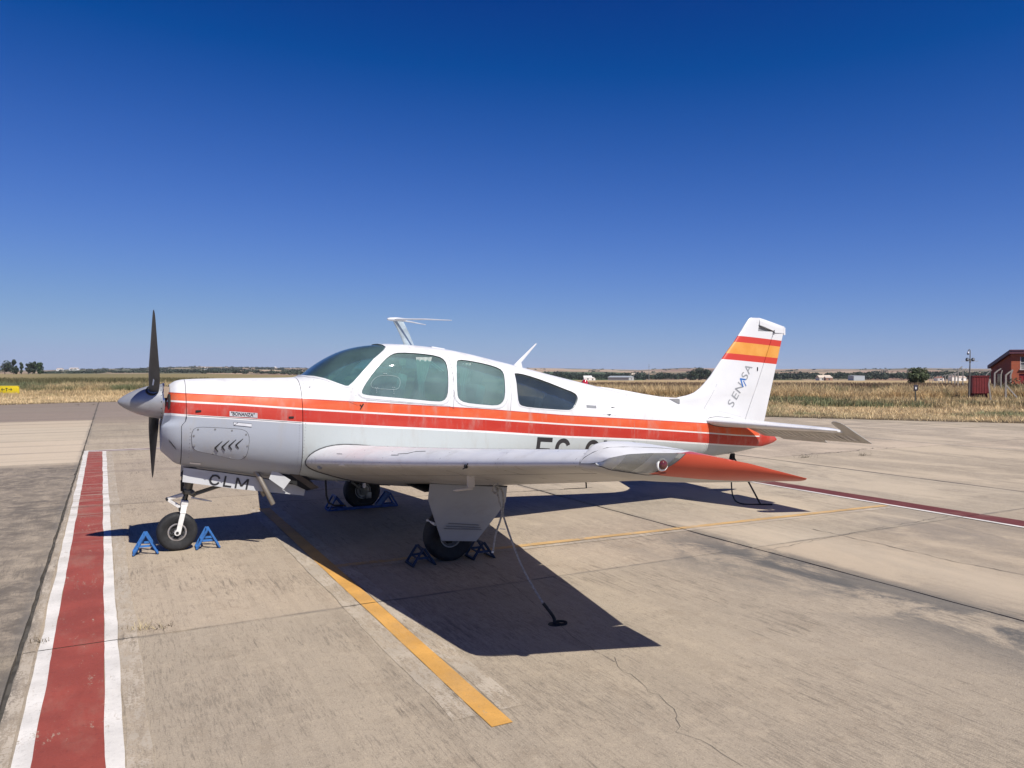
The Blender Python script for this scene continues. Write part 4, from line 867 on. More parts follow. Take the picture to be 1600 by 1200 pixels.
# ---- dorsal spine, fin, rudder
def airfoil_sec(n=14):  # unit symmetric section, x 0..1, half thickness profile (max about .5)
    xs = [.5-.5*math.cos(PI*i/n) for i in range(n+1)]; return [(x, 5*(.2969*math.sqrt(x)-.126*x-.3516*x*x+.2843*x**3-.1036*x**4)) for x in xs]
SEC = airfoil_sec()
def half(x): return 5*(.2969*math.sqrt(max(x, 0))-.126*x-.3516*x*x+.2843*x**3-.1036*x**4)
def loft_secs(secs, cap=True):
    n = len(secs[0]); b = MB(); b.add([p for s in secs for p in s], [(i*n+k, i*n+(k+1) % n, (i+1)*n+(k+1) % n, (i+1)*n+k) for i in range(len(secs)-1) for k in range(n)]+([tuple(range(n))[::-1], tuple((len(secs)-1)*n+k for k in range(n))] if cap else [])); return b
FLE = cubic([(1.10, 5.60), (1.20, 5.66), (1.33, 5.775), (1.352, 5.91), (1.39, 6.04), (1.495, 6.19), (1.60, 6.30), (1.758, 6.43), (2.13, 6.765), (2.31, 6.905), (2.36, 6.955), (2.373, 6.99)])
def FTE(z): return 7.21+(z-.969)*(7.55-7.21)/(2.16-.969)
def FHI(z): return 6.87+(z-1.011)*(7.37-6.87)/(2.185-1.011)
def fin_half(s, z):
    le = max(FLE(z), FHI(z)-.66-.0*z) if z < 1.9 else FLE(z); c_ = FTE(z)-FLE(z); c2 = min(c_, 1.25)
    x = (s-FLE(z))/max(c_, .01); t = half(min(max(x, 0), 1))*min(.082*c2, .10)*(1.0 if z > 1.5 else .62+.38*sstep(1.1, 1.5, z)); return max(t, .003)
def fin_secs(zs, f0, f1, n=13):
    out = []
    for z in zs:
        a, b_ = f0(z), f1(z); xs = [a+(b_-a)*((.5-.5*math.cos(PI*i/n)) if True else 0) for i in range(n+1)]
        up = [(x, -fin_half(x, z), z) for x in xs]; dn = [(x, fin_half(x, z), z) for x in xs[::-1]]; out.append(up+dn)
    return out
fz = [1.0, 1.1, 1.2, 1.28, 1.33, 1.345, 1.352, 1.37, 1.39, 1.44, 1.495, 1.6, 1.758, 1.9, 2.05, 2.19]
m = NT_('fin_paint'); o_ = m.obj(); sx = m.n('SeparateXYZ'); m.l(o_, sx.inputs[0]); K = m.math('ADD', sx.outputs[2], m.math('MULTIPLY', sx.outputs[0], .067)); gt = lambda v: m.math('GREATER_THAN', K, v)
c = m.mix(m.ramp(m.noise(o_, 2.5, 4), .3, .7), (.63, .635, .64), (.68, .68, .68)); c = m.mix(gt(2.2515), c, (.54, .045, .025)); c = m.mix(gt(2.335), c, m.mix(m.ramp(m.noise(o_, 6, 4), .3, .7), (.66, .27, .04), (.70, .33, .065))); c = m.mix(gt(2.493), c, (.54, .045, .025)); c = m.mix(gt(2.576), c, (.66, .66, .66))
c = m.mix(m.ramp(m.noise(o_, 55, 4, .7), .74, .78, 0, .5), c, (.55, .5, .46)); m.base(c); m.p(Roughness=.33, Coat_Weight=.3, Coat_Roughness=.12); m.bump(m.noise(o_, 3, 2), .2, .008); M_FIN = m.mat
fin = link('fin', loft_secs(fin_secs(fz, FLE, lambda z: FHI(z)-.004)), M_FIN, plane, 50)
cap_z = [2.205, 2.29, 2.34, 2.36, 2.371]
capb = loft_secs(fin_secs([2.19, 2.26, 2.31, 2.345, 2.366], FLE, lambda z: 7.078+(z-2.19)*.2, 9)); link('fin_cap', capb, M_FIN, fin, 50)
rz = [.985, 1.1, 1.3, 1.5, 1.7, 1.9, 2.05, 2.15, 2.175]
rud = link('rudder', loft_secs(fin_secs(rz, lambda z: FHI(z)+.004, lambda z: FTE(z))), M_FIN, plane, 50)
def horn_lo(z): return 7.118+(z-2.19)*.05
def horn_secs():
    out = []
    for q in (0, .2, .45, .7, .88, 1.0):   # from the slanted lower gap to the slanted top edge
        row_u, row_d = [], []
        for i in range(11):
            t = i/10; s = 7.115+t*(7.575-7.115+.0*q); zl = 2.272-(s-7.115)*.30 if s < 7.375 else 2.19-(s-7.375)*.02
            if s > 7.375: zl = 2.175
            zt_ = 2.366-(s-7.13)*.232; z = zl+(zt_-zl)*q; e = .034*half(min(.999, .08+.9*t))/.5*(1 if q < .7 else (1-.55*(q-.7)/.3))
            row_u.append((s, -max(e, .004), z)); row_d.append((s, max(e, .004), z))
        out.append(row_u+row_d[::-1])
    return out
link('rudder_horn', loft_secs(horn_secs()), M_FIN, rud, 50)
b = MB(); b.box((7.575, 0, 2.20), (.03, .014, .10)); link('rudder_horn_edge', b, M_FIN, rud)
def fin_pt(s, z, off=.0015): return Vector((s, -fin_half(s, z)-off, z))
b = MB(); b.tube([fin_pt(7.085, 2.27, 0), fin_pt(7.2, 2.235, 0), fin_pt(7.36, 2.19, 0)], .004, 5); b.tube([(7.362, -.036, 2.21), (7.352, -.036, 2.145)], .006, 5); link('hinge_gap', b, M_SEAM, fin)
b = MB(); b.tube([fin_pt(6.374, 1.494, 0), fin_pt(6.29, 1.355, 0), fin_pt(6.17, 1.18, 0)], .0018, 4); b.tube([fin_pt(6.17, 1.18, 0), fin_pt(6.5, 1.13, 0), fin_pt(6.8, 1.06, 0)], .0012, 4); b.tube([fin_pt(6.93, 2.31, 0), fin_pt(7.07, 2.30, 0)], .0015, 4); link('panel_seam', b, M_GINK, fin)
b = MB(); b.prism([(7.075, 2.295), (7.10, 2.185), (7.355, 2.18), (7.355, 2.215)], lambda p, s: (p[0], -.006 if s else .006, p[1])); link('horn_recess', b, pbr('recess_grey', (.24, .245, .25), .6), fin, 0)
b = MB(); b.box(fin_pt(7.07, 1.688, .004), (.012, .008, .05)); link('drain_mark', b, M_INK, fin)
# lettering on the fin, reading upward
ang = math.atan2(1.724-1.193, 6.988-6.661)
def fin_text(body_, d, size, mat, sx=1.0):
    me = text_mesh(body_, size, res=5, bold=.0008); ca, sa = math.cos(ang), math.sin(ang); bm = bmesh.new(); bm.from_mesh(me)
    for v in bm.verts:
        x, y = d+v.co.x*sx, v.co.y; s, z = 6.661+x*ca-y*sa, 1.193+x*sa+y*ca; v.co = fin_pt(s, z, .002)
    bm.to_mesh(me); bm.free(); me.materials.clear(); link('lettering', me, mat, fin, 0)
for ch, d in (('S', -.02), ('E', .092), ('N', .190), ('S', .398), ('A', .492)): fin_text(ch, d, .170, M_GINK, 1.04)
M_BLUE = pbr('logo_blue', (.03, .14, .42), .4)
def fin_poly(pts, wd, mat):
    ca, sa = math.cos(ang), math.sin(ang); P = stroke(pts, wd); n = len(P)//2; vs = [fin_pt(6.661+p.x*ca-p.y*sa, 1.193+p.x*sa+p.y*ca, .0025) for p in P]
    me = bpy.data.meshes.new('logo_stroke'); me.from_pydata(vs, [], [(i, i+1, 2*n-2-i, 2*n-1-i) for i in range(n-1)]); link('logo_stroke', me, mat, fin, 0)
fin_poly([(.300, .01), (.372, .105)], .022, M_BLUE); fin_poly([(.362, .112), (.405, .02)], .020, M_BLUE); fin_poly([(.338, -.035), (.372, .045)], .014, M_BLUE)
# dorsal air scoop spine
ds_ = []
for s, zt_, hw in ((4.60, 1.478, .010), (4.75, 1.462, .032), (5.0, 1.425, .045), (5.25, 1.382, .050), (5.50, 1.345, .052), (5.70, 1.329, .052), (5.775, 1.326, .052)):
    zb_ = ZT(s)-.06; ds_.append([(s, -hw*1.05, zb_), (s, -hw, zt_-.022), (s, -hw*.7, zt_-.006), (s, 0, zt_), (s, hw*.7, zt_-.006), (s, hw, zt_-.022), (s, hw*1.05, zb_)])
dor = link('dorsal_fin', loft_secs(ds_), M_WING, plane, 50)
b = MB(); b.add([(5.60, -.056, 1.318), (5.768, -.058, 1.314), (5.768, -.060, 1.252), (5.735, -.060, 1.262)], [(0, 1, 2, 3)]); link('air_outlet', b, pbr('outlet_grey', (.22, .22, .22), .6), dor, 0)

# ---- tailplane
def HZ(s): return 1.030-.075*(s-6.14)
def HLE(l): return 6.075+.36*(l-.13)+.9*max(0, l-1.50)**1.6
HIN = 6.74
M_ELEV = pbr('shade_greyed_elevator_paint', (.36, .35, .33), .4, var=.06, dirt=(.24, .22, .19, .5)); M_BEAD = pbr('rubbed_bead_paint', (.62, .60, .57), .4, var=.1)  # elevator base greyed, the shade of its underside put into the colour
def stab_sec(l, f0, f1, n=10):
    le = HLE(l); te = 7.12-.05*(l-.13); c_ = te-le; out_u, out_d = [], []
    for i in range(n+1):
        s = f0+(f1-f0)*(.5-.5*math.cos(PI*i/n)); t = max(half(min(max((s-le)/c_, 0), 1))*.115*c_*(1-.35*sstep(1.5, 1.7, l)), .002); out_u.append((s, -l, HZ(s)+t)); out_d.append((s, -l, HZ(s)-t))
    return out_u+out_d[::-1]
def mirror(b): b.v = [(v[0], -v[1], v[2]) for v in b.v]; return b
def droop(b, ang_=.47, hs=HIN):
    z0 = HZ(hs); ca, sa = math.cos(ang_), math.sin(ang_); b.v = [(hs+(v[0]-hs)*ca+(v[2]-z0)*sa, v[1], z0-(v[0]-hs)*sa+(v[2]-z0)*ca) for v in b.v]; return b
def elev_chord(l): return .37-.07*(l-.2)/1.6
def elev_sec(l, n=8):
    u, d = [], []
    for i in range(n+1):
        t = i/n; s = HIN+.008+elev_chord(l)*t; h_ = .036*(1-t)**.8*(1-.93*sstep(1.45, 1.80, l))+.0018; u.append((s, -l, HZ(HIN)+h_)); d.append((s, -l, HZ(HIN)-h_))
    return u+d[::-1]
for sg in (1, -1):
    f = (lambda q: q) if sg == 1 else mirror
    st = link('horizontal_stabilizer', f(loft_secs([stab_sec(l, HLE(l), HIN-.006) for l in (.03, .13, .3, .6, .9, 1.2, 1.4, 1.5, 1.56, 1.62, 1.665)])), M_WING, plane, 50)
    el = link('elevator', f(droop(loft_secs([elev_sec(l) for l in (.16, .4, .8, 1.2, 1.5, 1.70, 1.78, 1.83, 1.855)]))), M_ELEV, st, 45)
    hb = MB()   # balance horn ahead of the hinge at the tip
    secs = []
    for l, s0 in ((1.705, 6.52), (1.75, 6.485), (1.80, 6.475), (1.84, 6.50), (1.858, 6.56)):
        u, d = [], []
        for i in range(9):
            t = i/8; s = s0+(HIN+.03-s0)*t; h_ = .012*math.sin(PI*(.08+.46*t))*(1 if l < 1.82 else .55); u.append((s, -l, HZ(HIN)+h_)); d.append((s, -l, HZ(HIN)-h_))
        secs.append(u+d[::-1])
    link('balance_horn', f(droop(loft_secs(secs))), M_ELEV, el, 45)
    bd = MB()
    for k in range(17):
        l = .32+k*.088; z0 = HZ(HIN); c_ = elev_chord(l)
        bd.tube([(HIN+.05, -l, z0-.032), (HIN+c_*.55, -l, z0-.017-.008), (HIN+c_*.86, -l, z0-.007-.003)], [.004, .008, .003], 5)
    o = link('bead', f(droop(bd)), M_BEAD, el); tag(o, kind='stuff')
    tb = MB(); tb.add([(HIN+.26, -.45, HZ(HIN)-.016), (HIN+.26, -1.2, HZ(HIN)-.014), (HIN+.405, -1.16, HZ(HIN)-.0045), (HIN+.42, -.45, HZ(HIN)-.0045), (HIN+.26, -.45, HZ(HIN)-.011), (HIN+.26, -1.2, HZ(HIN)-.009), (HIN+.405, -1.16, HZ(HIN)+.002), (HIN+.42, -.45, HZ(HIN)+.002)], [(0, 1, 2, 3), (7, 6, 5, 4), (0, 4, 5, 1), (1, 5, 6, 2), (2, 6, 7, 3), (3, 7, 4, 0)])
    link('trim_tab', f(droop(tb)), M_ELEV, el)
    sl = MB(); pts = []
    for i in range(15):
        t = i/14; s = HLE(.17)+.02+(.62)*(1-t); pts.append((s, 1))
    P = []
    for (s, up) in [(HLE(.18)+.60*(1-i/12), 1) for i in range(13)]+[(HLE(.18)+.60*(i/12), -1) for i in range(1, 13)]:
        c_ = 7.1-HLE(.18); t = half(min(max((s-HLE(.18))/c_, 0), 1))*.125*c_; z = HZ(s)+up*t; q = flank(s, z, -1, .001); P.append(q if q is not None else Vector((s, -.13, z)))
    sl.tube(P, .004, 5); link('root_seal', f(sl), M_SEAL, st)

# ---- wings
def n230(x, t):
    m_, k1 = .2025, 15.957; yc = k1/6*(x**3-3*m_*x*x+m_*m_*(3-m_)*x) if x < m_ else k1*m_**3/6*(1-x); return yc, half(x)*t
def WLE(l): return 1.11+.1446*(l-.57)
def WZ(l): return .830+.0915*(l-.57)-.010*math.sin(PI*min(1, max(0, (l-.57)/4)))
def WCH(l): return 2.13-.265*(l-.57)
def WTW(l): return math.radians(9.6-(l-.57)*.72)
def WTH(l): return .158-.008*(l-.57)
def wing_pt(l, x, up, grow=1.0, yl=None):
    yc, yt = n230(x, WTH(l)*grow); c_ = WCH(l); y = (yc+up*yt)*c_; a = WTW(l); s = x*c_
    return Vector((WLE(l)+s*math.cos(a)+y*math.sin(a), -(l if yl is None else yl), WZ(l)-s*math.sin(a)+y*math.cos(a)))
def wing_sec(l, x0, x1, n=18, grow=1.0):
    xs = [x0+(x1-x0)*(1-math.cos(PI/2*i/n)) if x0 == 0 else x0+(x1-x0)*i/n for i in range(n+1)]
    return [wing_pt(l, x, 1, grow) for x in xs]+[wing_pt(l, x, -1, grow) for x in (xs[::-1] if x0 > 0 else xs[:0:-1])]
LSEC = [.30, .45, .6, .8, 1.1, 1.4, 1.7, 2.0, 2.3, 2.6, 2.9, 3.2, 3.5, 3.8, 4.1, 4.3, 4.46]
TIP0 = 4.465
XE = .765
# tip outline: chordwise fraction -> outer edge point
def tip_edge(x):
    s = interp(x, [0, .02, .06, .12, .22, .36, .6, 1.0], [1.715, 1.735, 1.80, 1.90, 2.05, 2.20, 2.42, 2.755])
    l = interp(x, [0, .02, .06, .12, .22, .36, .6, 1.0], [4.60, 4.655, 4.705, 4.74, 4.775, 4.805, 4.85, 4.905])
    z = interp(x, [0, .02, .06, .12, .22, .36, .6, 1.0], [1.206, 1.230, 1.248, 1.252, 1.248, 1.232, 1.186, 1.098])
    return Vector((s, -l, z))
def tip_pt(x, up, q, grow=1.14):
    a = wing_pt(TIP0, x, up, grow); e = tip_edge(x)
    if up > 0: k = q; kz = q**2.2; ks = q
    else: k = math.sin(q*PI/2)**.9; kz = 1-math.cos(q*PI/2); ks = q
    bulge = .034*sstep(-.01, .07, x)*(1-sstep(.45, 1, x))*(1-q**1.6)*sstep(-.10, .04, q) if up > 0 else 0
    return Vector((a.x+(e.x-a.x)*ks, a.y+(e.y-a.y)*k, a.z+(e.z-a.z)*kz+bulge))
def chart(xf, qf, up, nt, nr, inset=0.0):
    """patch of the moulded tip: t, r in 0..1 mapped to chordwise x and outboard fraction q"""
    b = MB(); vs = []
    for i in range(nt+1):
        for j in range(nr+1):
            t, r = i/nt, j/nr; q = min(1, max(0, qf(t, r))); x = min(1, max(0, xf(t, q))); p = tip_pt(x, up, q)
            if inset: pb = tip_pt(x, up, qf(t, 0)); p = Vector((p.x+inset*.3, pb.y+inset*.8+.40*(p.y-pb.y), p.z))
            vs.append(p)
    b.add(vs, [((i*(nr+1)+j), ((i+1)*(nr+1)+j), ((i+1)*(nr+1)+j+1), (i*(nr+1)+j+1)) for i in range(nt) for j in range(nr)]); return b
def merge(*bs):
    o = MB()
    for b in bs: o.add(b.v, b.f)
    return o
LX = lambda q: .150+q*.10
LQ = lambda t: .42+.45*max(0, .22-t)**1.0*1.6+.9*max(0, t-.80)**1.2
QR = lambda x: .46+.25*max(0, x-.55)
QU = lambda x: 1-.32*sstep(.19, .42, x)
def tip_white(): return chart(lambda t, q: t**1.6, lambda t, r: QU(t**1.6)*r, 1, 60, 24)
def tip_under(): return merge(chart(lambda t, q: t**1.5*LX(q), lambda t, r: LQ(t**1.5)*r, -1, 30, 14), chart(lambda t, q: LX(q)+(1-LX(q))*t, lambda t, r: QR(t)*r, -1, 36, 14))
def tip_red(): return merge(chart(lambda t, q: .19+.81*t, lambda t, r: QU(.19+.81*t)+(1-QU(.19+.81*t))*r, 1, 40, 8), chart(lambda t, q: LX(q)+(1-LX(q))*t, lambda t, r: QR(t)+(1-QR(t))*r, -1, 40, 16))
def tip_lens(t0=0, t1=1, inset=0): return chart(lambda t, q: (t0+(t1-t0)*t)**1.5*LX(q), lambda t, r: LQ((t0+(t1-t0)*t)**1.5)+(1-LQ((t0+(t1-t0)*t)**1.5))*r*.995, -1, 30, 14, inset)
M_UNDER = None
def under_paint():  # base tone darkened, shade put into the colour; brown streaks are dust
    m = NT_('shade_toned_dusty_underside'); o = m.obj(); s1 = m.noise(m.map(o, (.5, 6, 1)), 3, 6, .7); s2 = m.noise(o, 2.2, 5)
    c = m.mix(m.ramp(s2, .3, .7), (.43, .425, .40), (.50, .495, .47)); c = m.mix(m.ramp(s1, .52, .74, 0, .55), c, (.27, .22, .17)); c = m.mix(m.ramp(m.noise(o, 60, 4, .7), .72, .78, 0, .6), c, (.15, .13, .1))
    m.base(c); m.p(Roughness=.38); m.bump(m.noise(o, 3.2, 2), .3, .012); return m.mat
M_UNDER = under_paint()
def weld(b, name, d=.0008):
    me = bpy.data.meshes.new(name); me.from_pydata(b.v, [], b.f); bm = bmesh.new(); bm.from_mesh(me); bmesh.ops.remove_doubles(bm, verts=bm.verts[:], dist=d); bmesh.ops.recalc_face_normals(bm, faces=bm.faces[:]); bm.to_mesh(me); bm.free(); return me
def make_wing(sg):
    f = (lambda q: q) if sg == 1 else mirror
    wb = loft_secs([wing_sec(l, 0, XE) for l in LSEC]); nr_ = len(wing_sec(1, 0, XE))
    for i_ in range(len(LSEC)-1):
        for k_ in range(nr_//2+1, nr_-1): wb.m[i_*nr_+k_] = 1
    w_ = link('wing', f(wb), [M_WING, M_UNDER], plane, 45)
    for nm, l0, l1 in (('flap', .66, 2.60), ('aileron', 2.62, 4.44)):
        link(nm, f(loft_secs([wing_sec(l0+(l1-l0)*k/6, XE+.004, 1.0, 6) for k in range(7)])), M_WING, w_, 30)
    link('wing_root_fillet', f(loft_secs([wing_sec(l, XE+.004, 1.0, 6) for l in (.3, .65)])), M_WING, w_, 30)
    tp = link('wing_tip', weld(f(tip_white()), 'wing_tip', .0003), M_WING, w_, 40)
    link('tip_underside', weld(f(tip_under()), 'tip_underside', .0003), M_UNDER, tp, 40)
    link('tip_red_panel', weld(f(tip_red()), 'tip_red_panel', .0003), M_TIP, tp, 40)
    link('light_lens', weld(f(tip_lens()), 'light_lens', .0003), M_LENS, tp, 60)
    M_TRAY = pbr('lamp_tray', (.90, .90, .88), .5, var=.04)
    for nm, t0, t1, mt in (('lamp_tray', 0, .46, M_TRAY), ('lamp_mirror', .46, .76, pbr('mirror_grey', (.52, .54, .53), .3, .2)), ('lamp_tray', .76, 1, M_TRAY)): link(nm, weld(f(tip_lens(t0, t1, .010)), nm, .0003), mt, tp, 60)
    tq = .90**1.5; q = .74; p = tip_pt(tq*LX(q), -1, q)
    lp = MB(); lp.lathe([(0, -.004), (.031, -.003), (.033, .004)], p, 'Y', 24); link('lamp_bezel', f(lp), pbr('lamp_white', (.88, .88, .85), .4), tp, 60)
    lp = MB(); lp.lathe([(.0, -.016), (.014, -.014), (.022, -.008), (.024, .0)], p+Vector((0, -.004, 0)), 'Y', 20); link('position_lamp', f(lp), pbr('red_lamp_glass', (.10, .02, .02), .08, coat=.6), tp, 60)
    e = MB(); P = [tip_pt((k/24)**1.5*LX(1), -1, LQ((k/24)**1.5)) for k in range(25)]+[tip_pt(LX(q_), -1, q_) for q_ in np.linspace(LQ(1), 1, 8)]; e.tube(P, .0022, 5); link('panel_seam', f(e), M_SEAM, tp)
    # seal round the root
    P = []
    for i in range(16):
        x = .42*(1-i/15)**1.4; q = wing_pt(.5, x, 1); h = SKIN.ray_cast(Vector((q.x, -3, q.z)), Vector((0, 1, 0))); yy = h[0].y-.002 if h[0] else -.5; P.append(Vector((q.x, yy, q.z-.0)))
    for i in range(1, 16):
        x = .40*(i/15)**1.4; q = wing_pt(.5, x, -1); h = SKIN.ray_cast(Vector((q.x, -3, q.z)), Vector((0, 1, 0))); yy = h[0].y-.002 if h[0] else -.42; P.append(Vector((q.x, yy, q.z)))
    # follow the wing surface to where it meets the body
    P2 = []
    for i, p in enumerate(P): l = -p.y; x = (.42*(1-i/15)**1.4) if i < 16 else .40*((i-15)/15)**1.4; P2.append(wing_pt(max(.38, l), x, 1 if i < 16 else -1))
    s_ = MB(); s_.tube(P2, .0095, 6); link('root_seal', f(s_), M_SEAL, w_)
    return w_
wl = make_wing(1); wr = make_wing(-1)
WB = MB(); WB = loft_secs([wing_sec(l, 0, XE) for l in LSEC]); _me = WB.mesh('w'); _bm = bmesh.new(); _bm.from_mesh(_me); WBVH = BVHTree.FromBMesh(_bm); _bm.free()
def under(s, l):
    h = WBVH.ray_cast(Vector((s, -l, -1)), Vector((0, 0, 1))); return h[0].z if h[0] else WZ(l)
def over(s, l):
    h = WBVH.ray_cast(Vector((s, -l, 3)), Vector((0, 0, -1))); return h[0].z if h[0] else WZ(l)
# leading edge marks: stall strip, landing light slot, scuffs (left wing)
p = wing_pt(1.05, .0, 1); b = MB(); b.add([wing_pt(1.38, .004, -1)+Vector((-.002, 0, -.004)), wing_pt(1.38, .012, -1), wing_pt(1.30, .006, -1)+Vector((-.02, 0, -.002)), wing_pt(1.38, .0, 1)], [(0, 1, 2), (0, 2, 3), (1, 3, 2), (0, 3, 1)]); link('stall_strip', b, M_GEAR, wl)
p = wing_pt(.74, .02, -1); b = MB(); b.box(p+Vector((-.004, 0, 0)), (.03, .075, .03), bev=.006); link('taxi_light', b, M_GINK, wl)
for l, x, ln_ in ((3.36, .006, .05),):
    b = MB(); p = wing_pt(l, x, -1); b.tube([p+Vector((-.003, -.03, .022)), p+Vector((-.004, .0, -.006)), p+Vector((-.003, .05, -.022))], .0035, 5); b.lathe([(.0, -.012), (.013, -.012), (.013, .004)], p, 'X', 10); b.tube([p+Vector((-.003, .03, .026)), p+Vector((-.004, .0, .0))], .003, 5); link('stall_vane', b, M_DARK, wl)
for (l0, l1, up, x0, x1) in ((2.28, 2.42, 1, .030, .034), (2.42, 2.50, 1, .034, .055), (2.5, 2.62, 1, .055, .060), (1.1, 1.22, 1, .02, .02), (2.2, 2.32, 1, .022, .023)):
    b = MB(); b.tube([wing_pt(l0+(l1-l0)*t/5, x0+(x1-x0)*t/5, up)+Vector((-.0005, 0, .0008)) for t in range(6)], .0022, 4); link('scuff', b, M_SEAM, wl)
b = MB()
for l in (1.55, 2.1, 3.0, 3.7, 4.42): b.tube([wing_pt(l, x, u) for x, u in ((.55, -1), (.4, -1), (.25, -1), (.12, -1), (.05, -1), (.01, -1), (0, 1), (.01, 1), (.05, 1), (.15, 1), (.4, 1))], .0012, 4)
b.tube([wing_pt(l, .14, -1) for l in np.linspace(.7, 4.4, 30)], .0012, 4); b.tube([wing_pt(l, .14, 1) for l in np.linspace(.7, 4.4, 30)], .0012, 4); link('panel_seam', b, M_SEAM, wl)
P = [tip_pt(x, 1, q) for x, q in ((.0, .02), (.01, .10), (.03, .25), (.06, .42), (.10, .56), (.16, .66), (.22, .70), (.32, .72), (.45, .74))]; b = MB(); b.tube(P, .0022, 5); b.tube([tip_pt(.42, 1, .45), tip_pt(.52, 1, .42)], .002, 4); link('panel_seam', b, M_SEAM, wl)

# ---- spinner and two bladed propeller
ZP = 1.383; PX = -.192
prop = empty('propeller', (PX, 0, ZP), parent=plane)
m = NT_('spinner_paint'); o_ = m.obj(); m.base(m.mix(m.ramp(m.noise(o_, 7, 5), .3, .7), (.33, .34, .36), (.39, .40, .42))); m.p(Metallic=.35, Roughness=.36); M_SPIN = m.mat
prof = [(.0, -.290), (.012, -.288), (.03, -.272), (.055, -.240), (.085, -.190), (.113, -.130), (.135, -.065), (.150, .0), (.160, .055), (.164, .092), (.160, .093), (.0, .093)]
link('spinner', MB().lathe(prof, (0, 0, 0), 'X', 56), M_SPIN, prop, 40)
b = MB(); b.lathe([(.166, .078), (.167, .094), (.10, .094)], (0, 0, 0), 'X', 56); link('spinner_bulkhead', b, M_ALU, prop, 40)
b = MB()
for k in range(18):
    a = 2*PI*(k+.5)/18; b.lathe([(0, .0), (.0055, .0), (.0055, .004), (0, .004)], Vector((.066, .1615*math.sin(a), .1615*math.cos(a))), 'Y', 8)
o = link('screws', b, M_DARK, prop); tag(o, kind='stuff')
PHI_B = .7405
m = NT_('propeller_paint'); o_ = m.obj(); m.base(m.mix(m.ramp(m.noise(o_, 12, 5), .3, .7), (.080, .090, .092), (.108, .118, .120))); m.p(Roughness=.42, Metallic=.15); M_BLADE = m.mat
def blade(ang_b):
    # radial direction and tangential direction in the disc
    rd = Vector((0, -math.sin(ang_b), math.cos(ang_b))); tg = Vector((0, -math.cos(ang_b), -math.sin(ang_b))); ax = Vector((1, 0, 0)); secs = []
    for r, ch, th, pitch in ((.05, .075, .9, 60), (.13, .085, .8, 54), (.20, .108, .38, 49), (.30, .130, .24, 43), (.42, .138, .17, 37), (.55, .130, .13, 32), (.70, .112, .105, 28), (.84, .090, .09, 25), (.95, .068, .08, 23), (1.01, .052, .08, 22), (1.045, .036, .08, 21), (1.063, .016, .09, 20)):
        p = math.radians(pitch); cd_ = tg*math.cos(p)+ax*math.sin(p); nd = cd_.cross(rd).normalized(); row = []
        for (x, h_) in SEC: row.append(rd*r+cd_*(ch*(x-.4))+nd*h_*ch*th)
        for (x, h_) in SEC[-2:0:-1]: row.append(rd*r+cd_*(ch*(x-.4))-nd*h_*ch*th)
        secs.append(row)
    o = link('blade', loft_secs(secs), M_BLADE, prop, 50)
    c_ = MB(); q = rd*.115; Mx = rd.to_track_quat('Z', 'Y').to_matrix(); pts = [(.060, 0), (.064, .02), (.058, .036), (.052, .036)]
    vs = []; n = 28
    for r, a in pts:
        for k in range(n): vs.append(q+Mx @ Vector((r*math.cos(2*PI*k/n), r*math.sin(2*PI*k/n), a)))
    c_.add(vs, [(i*n+k, i*n+(k+1) % n, (i+1)*n+(k+1) % n, (i+1)*n+k) for i in range(3) for k in range(n)]); link('blade_cuff', c_, M_DARK, o)
    if ang_b < 2: c_ = MB(); t_ = tg*-.01; c_.box(rd*.245+ax*-.0+Vector((.0, -.05, 0)), (.012, .004, .06), Matrix.Rotation(.15, 3, 'Y')); link('data_plate', c_, M_ALU, o)
blade(PHI_B); blade(PHI_B+PI)

# ---- nose gear
ng = empty('nose_gear', (0, 0, 0), parent=plane)
def tyre(R, w_, c, name, parent, rim_r, flat=.008, hubm=M_ALU, sg=-1):
    b = MB(); n = 56; prof = [(rim_r, -w_*.30), (rim_r+.012, -w_*.40), (R*.80, -w_*.5), (R*.92, -w_*.455), (R*.975, -w_*.32), (R, -w_*.12), (R, w_*.12), (R*.975, w_*.32), (R*.92, w_*.455), (R*.80, w_*.5), (rim_r+.012, w_*.40), (rim_r, w_*.30)]
    b.lathe(prof, (0, 0, 0), 'Y', n, closed=True)
    g = -(c[2]); vs = []
    for v in b.v:
        v = Vector(v)
        if v.z < g+.0: k = (g-v.z); v.z = g+.001; v.y *= 1+k*4
        vs.append(tuple(v+Vector(c)))
    b.v = vs; link('tyre', b, M_BLACK, parent, 50)
    tr = MB()
    for k in (-.16, 0, .16): tr.lathe([(R*.992, w_*k-.003), (R*.9995+.0008, w_*k-.0035), (R*.9995+.0008, w_*k+.0035)], (0, 0, 0), 'Y', n)
    for s_ in (-1, 1):
        b = MB(); b.lathe([(rim_r+.004, s_*w_*.33), (rim_r+.006, s_*w_*.38), (rim_r-.006, s_*w_*.38), (rim_r-.012, s_*w_*.28), (rim_r*.78, s_*w_*.22), (rim_r*.72, s_*w_*.14), (rim_r*.5, s_*w_*.12), (rim_r*.42, s_*w_*.22), (rim_r*.30, s_*w_*.30), (0, s_*w_*.30)], c, 'Y', 40); link('rim', b, hubm, parent, 40)
        b = MB()
        for k in range(3):
            a = 2*PI*k/3+.5; b.box(Vector(c)+Vector((math.cos(a)*rim_r*.62, s_*w_*.165, math.sin(a)*rim_r*.62)), (.022, .012, .05), Matrix.Rotation(-a, 3, 'Y'))
        for k in range(3): a = 2*PI*k/3-.5; b.lathe([(0, 0), (.010, 0), (.010, s_*.014), (0, s_*.014)], Vector(c)+Vector((math.cos(a)*rim_r*.6, s_*w_*.15, math.sin(a)*rim_r*.6)), 'Y', 8)
        b.lathe([(rim_r*.70, s_*w_*.148), (rim_r*.52, s_*w_*.148)], c, 'Y', 24); link('hub', b, M_DARK, parent, 30)
tyre(.1775, .132, (0, 0, .1725), 'nose', ng, .076)
b = MB()
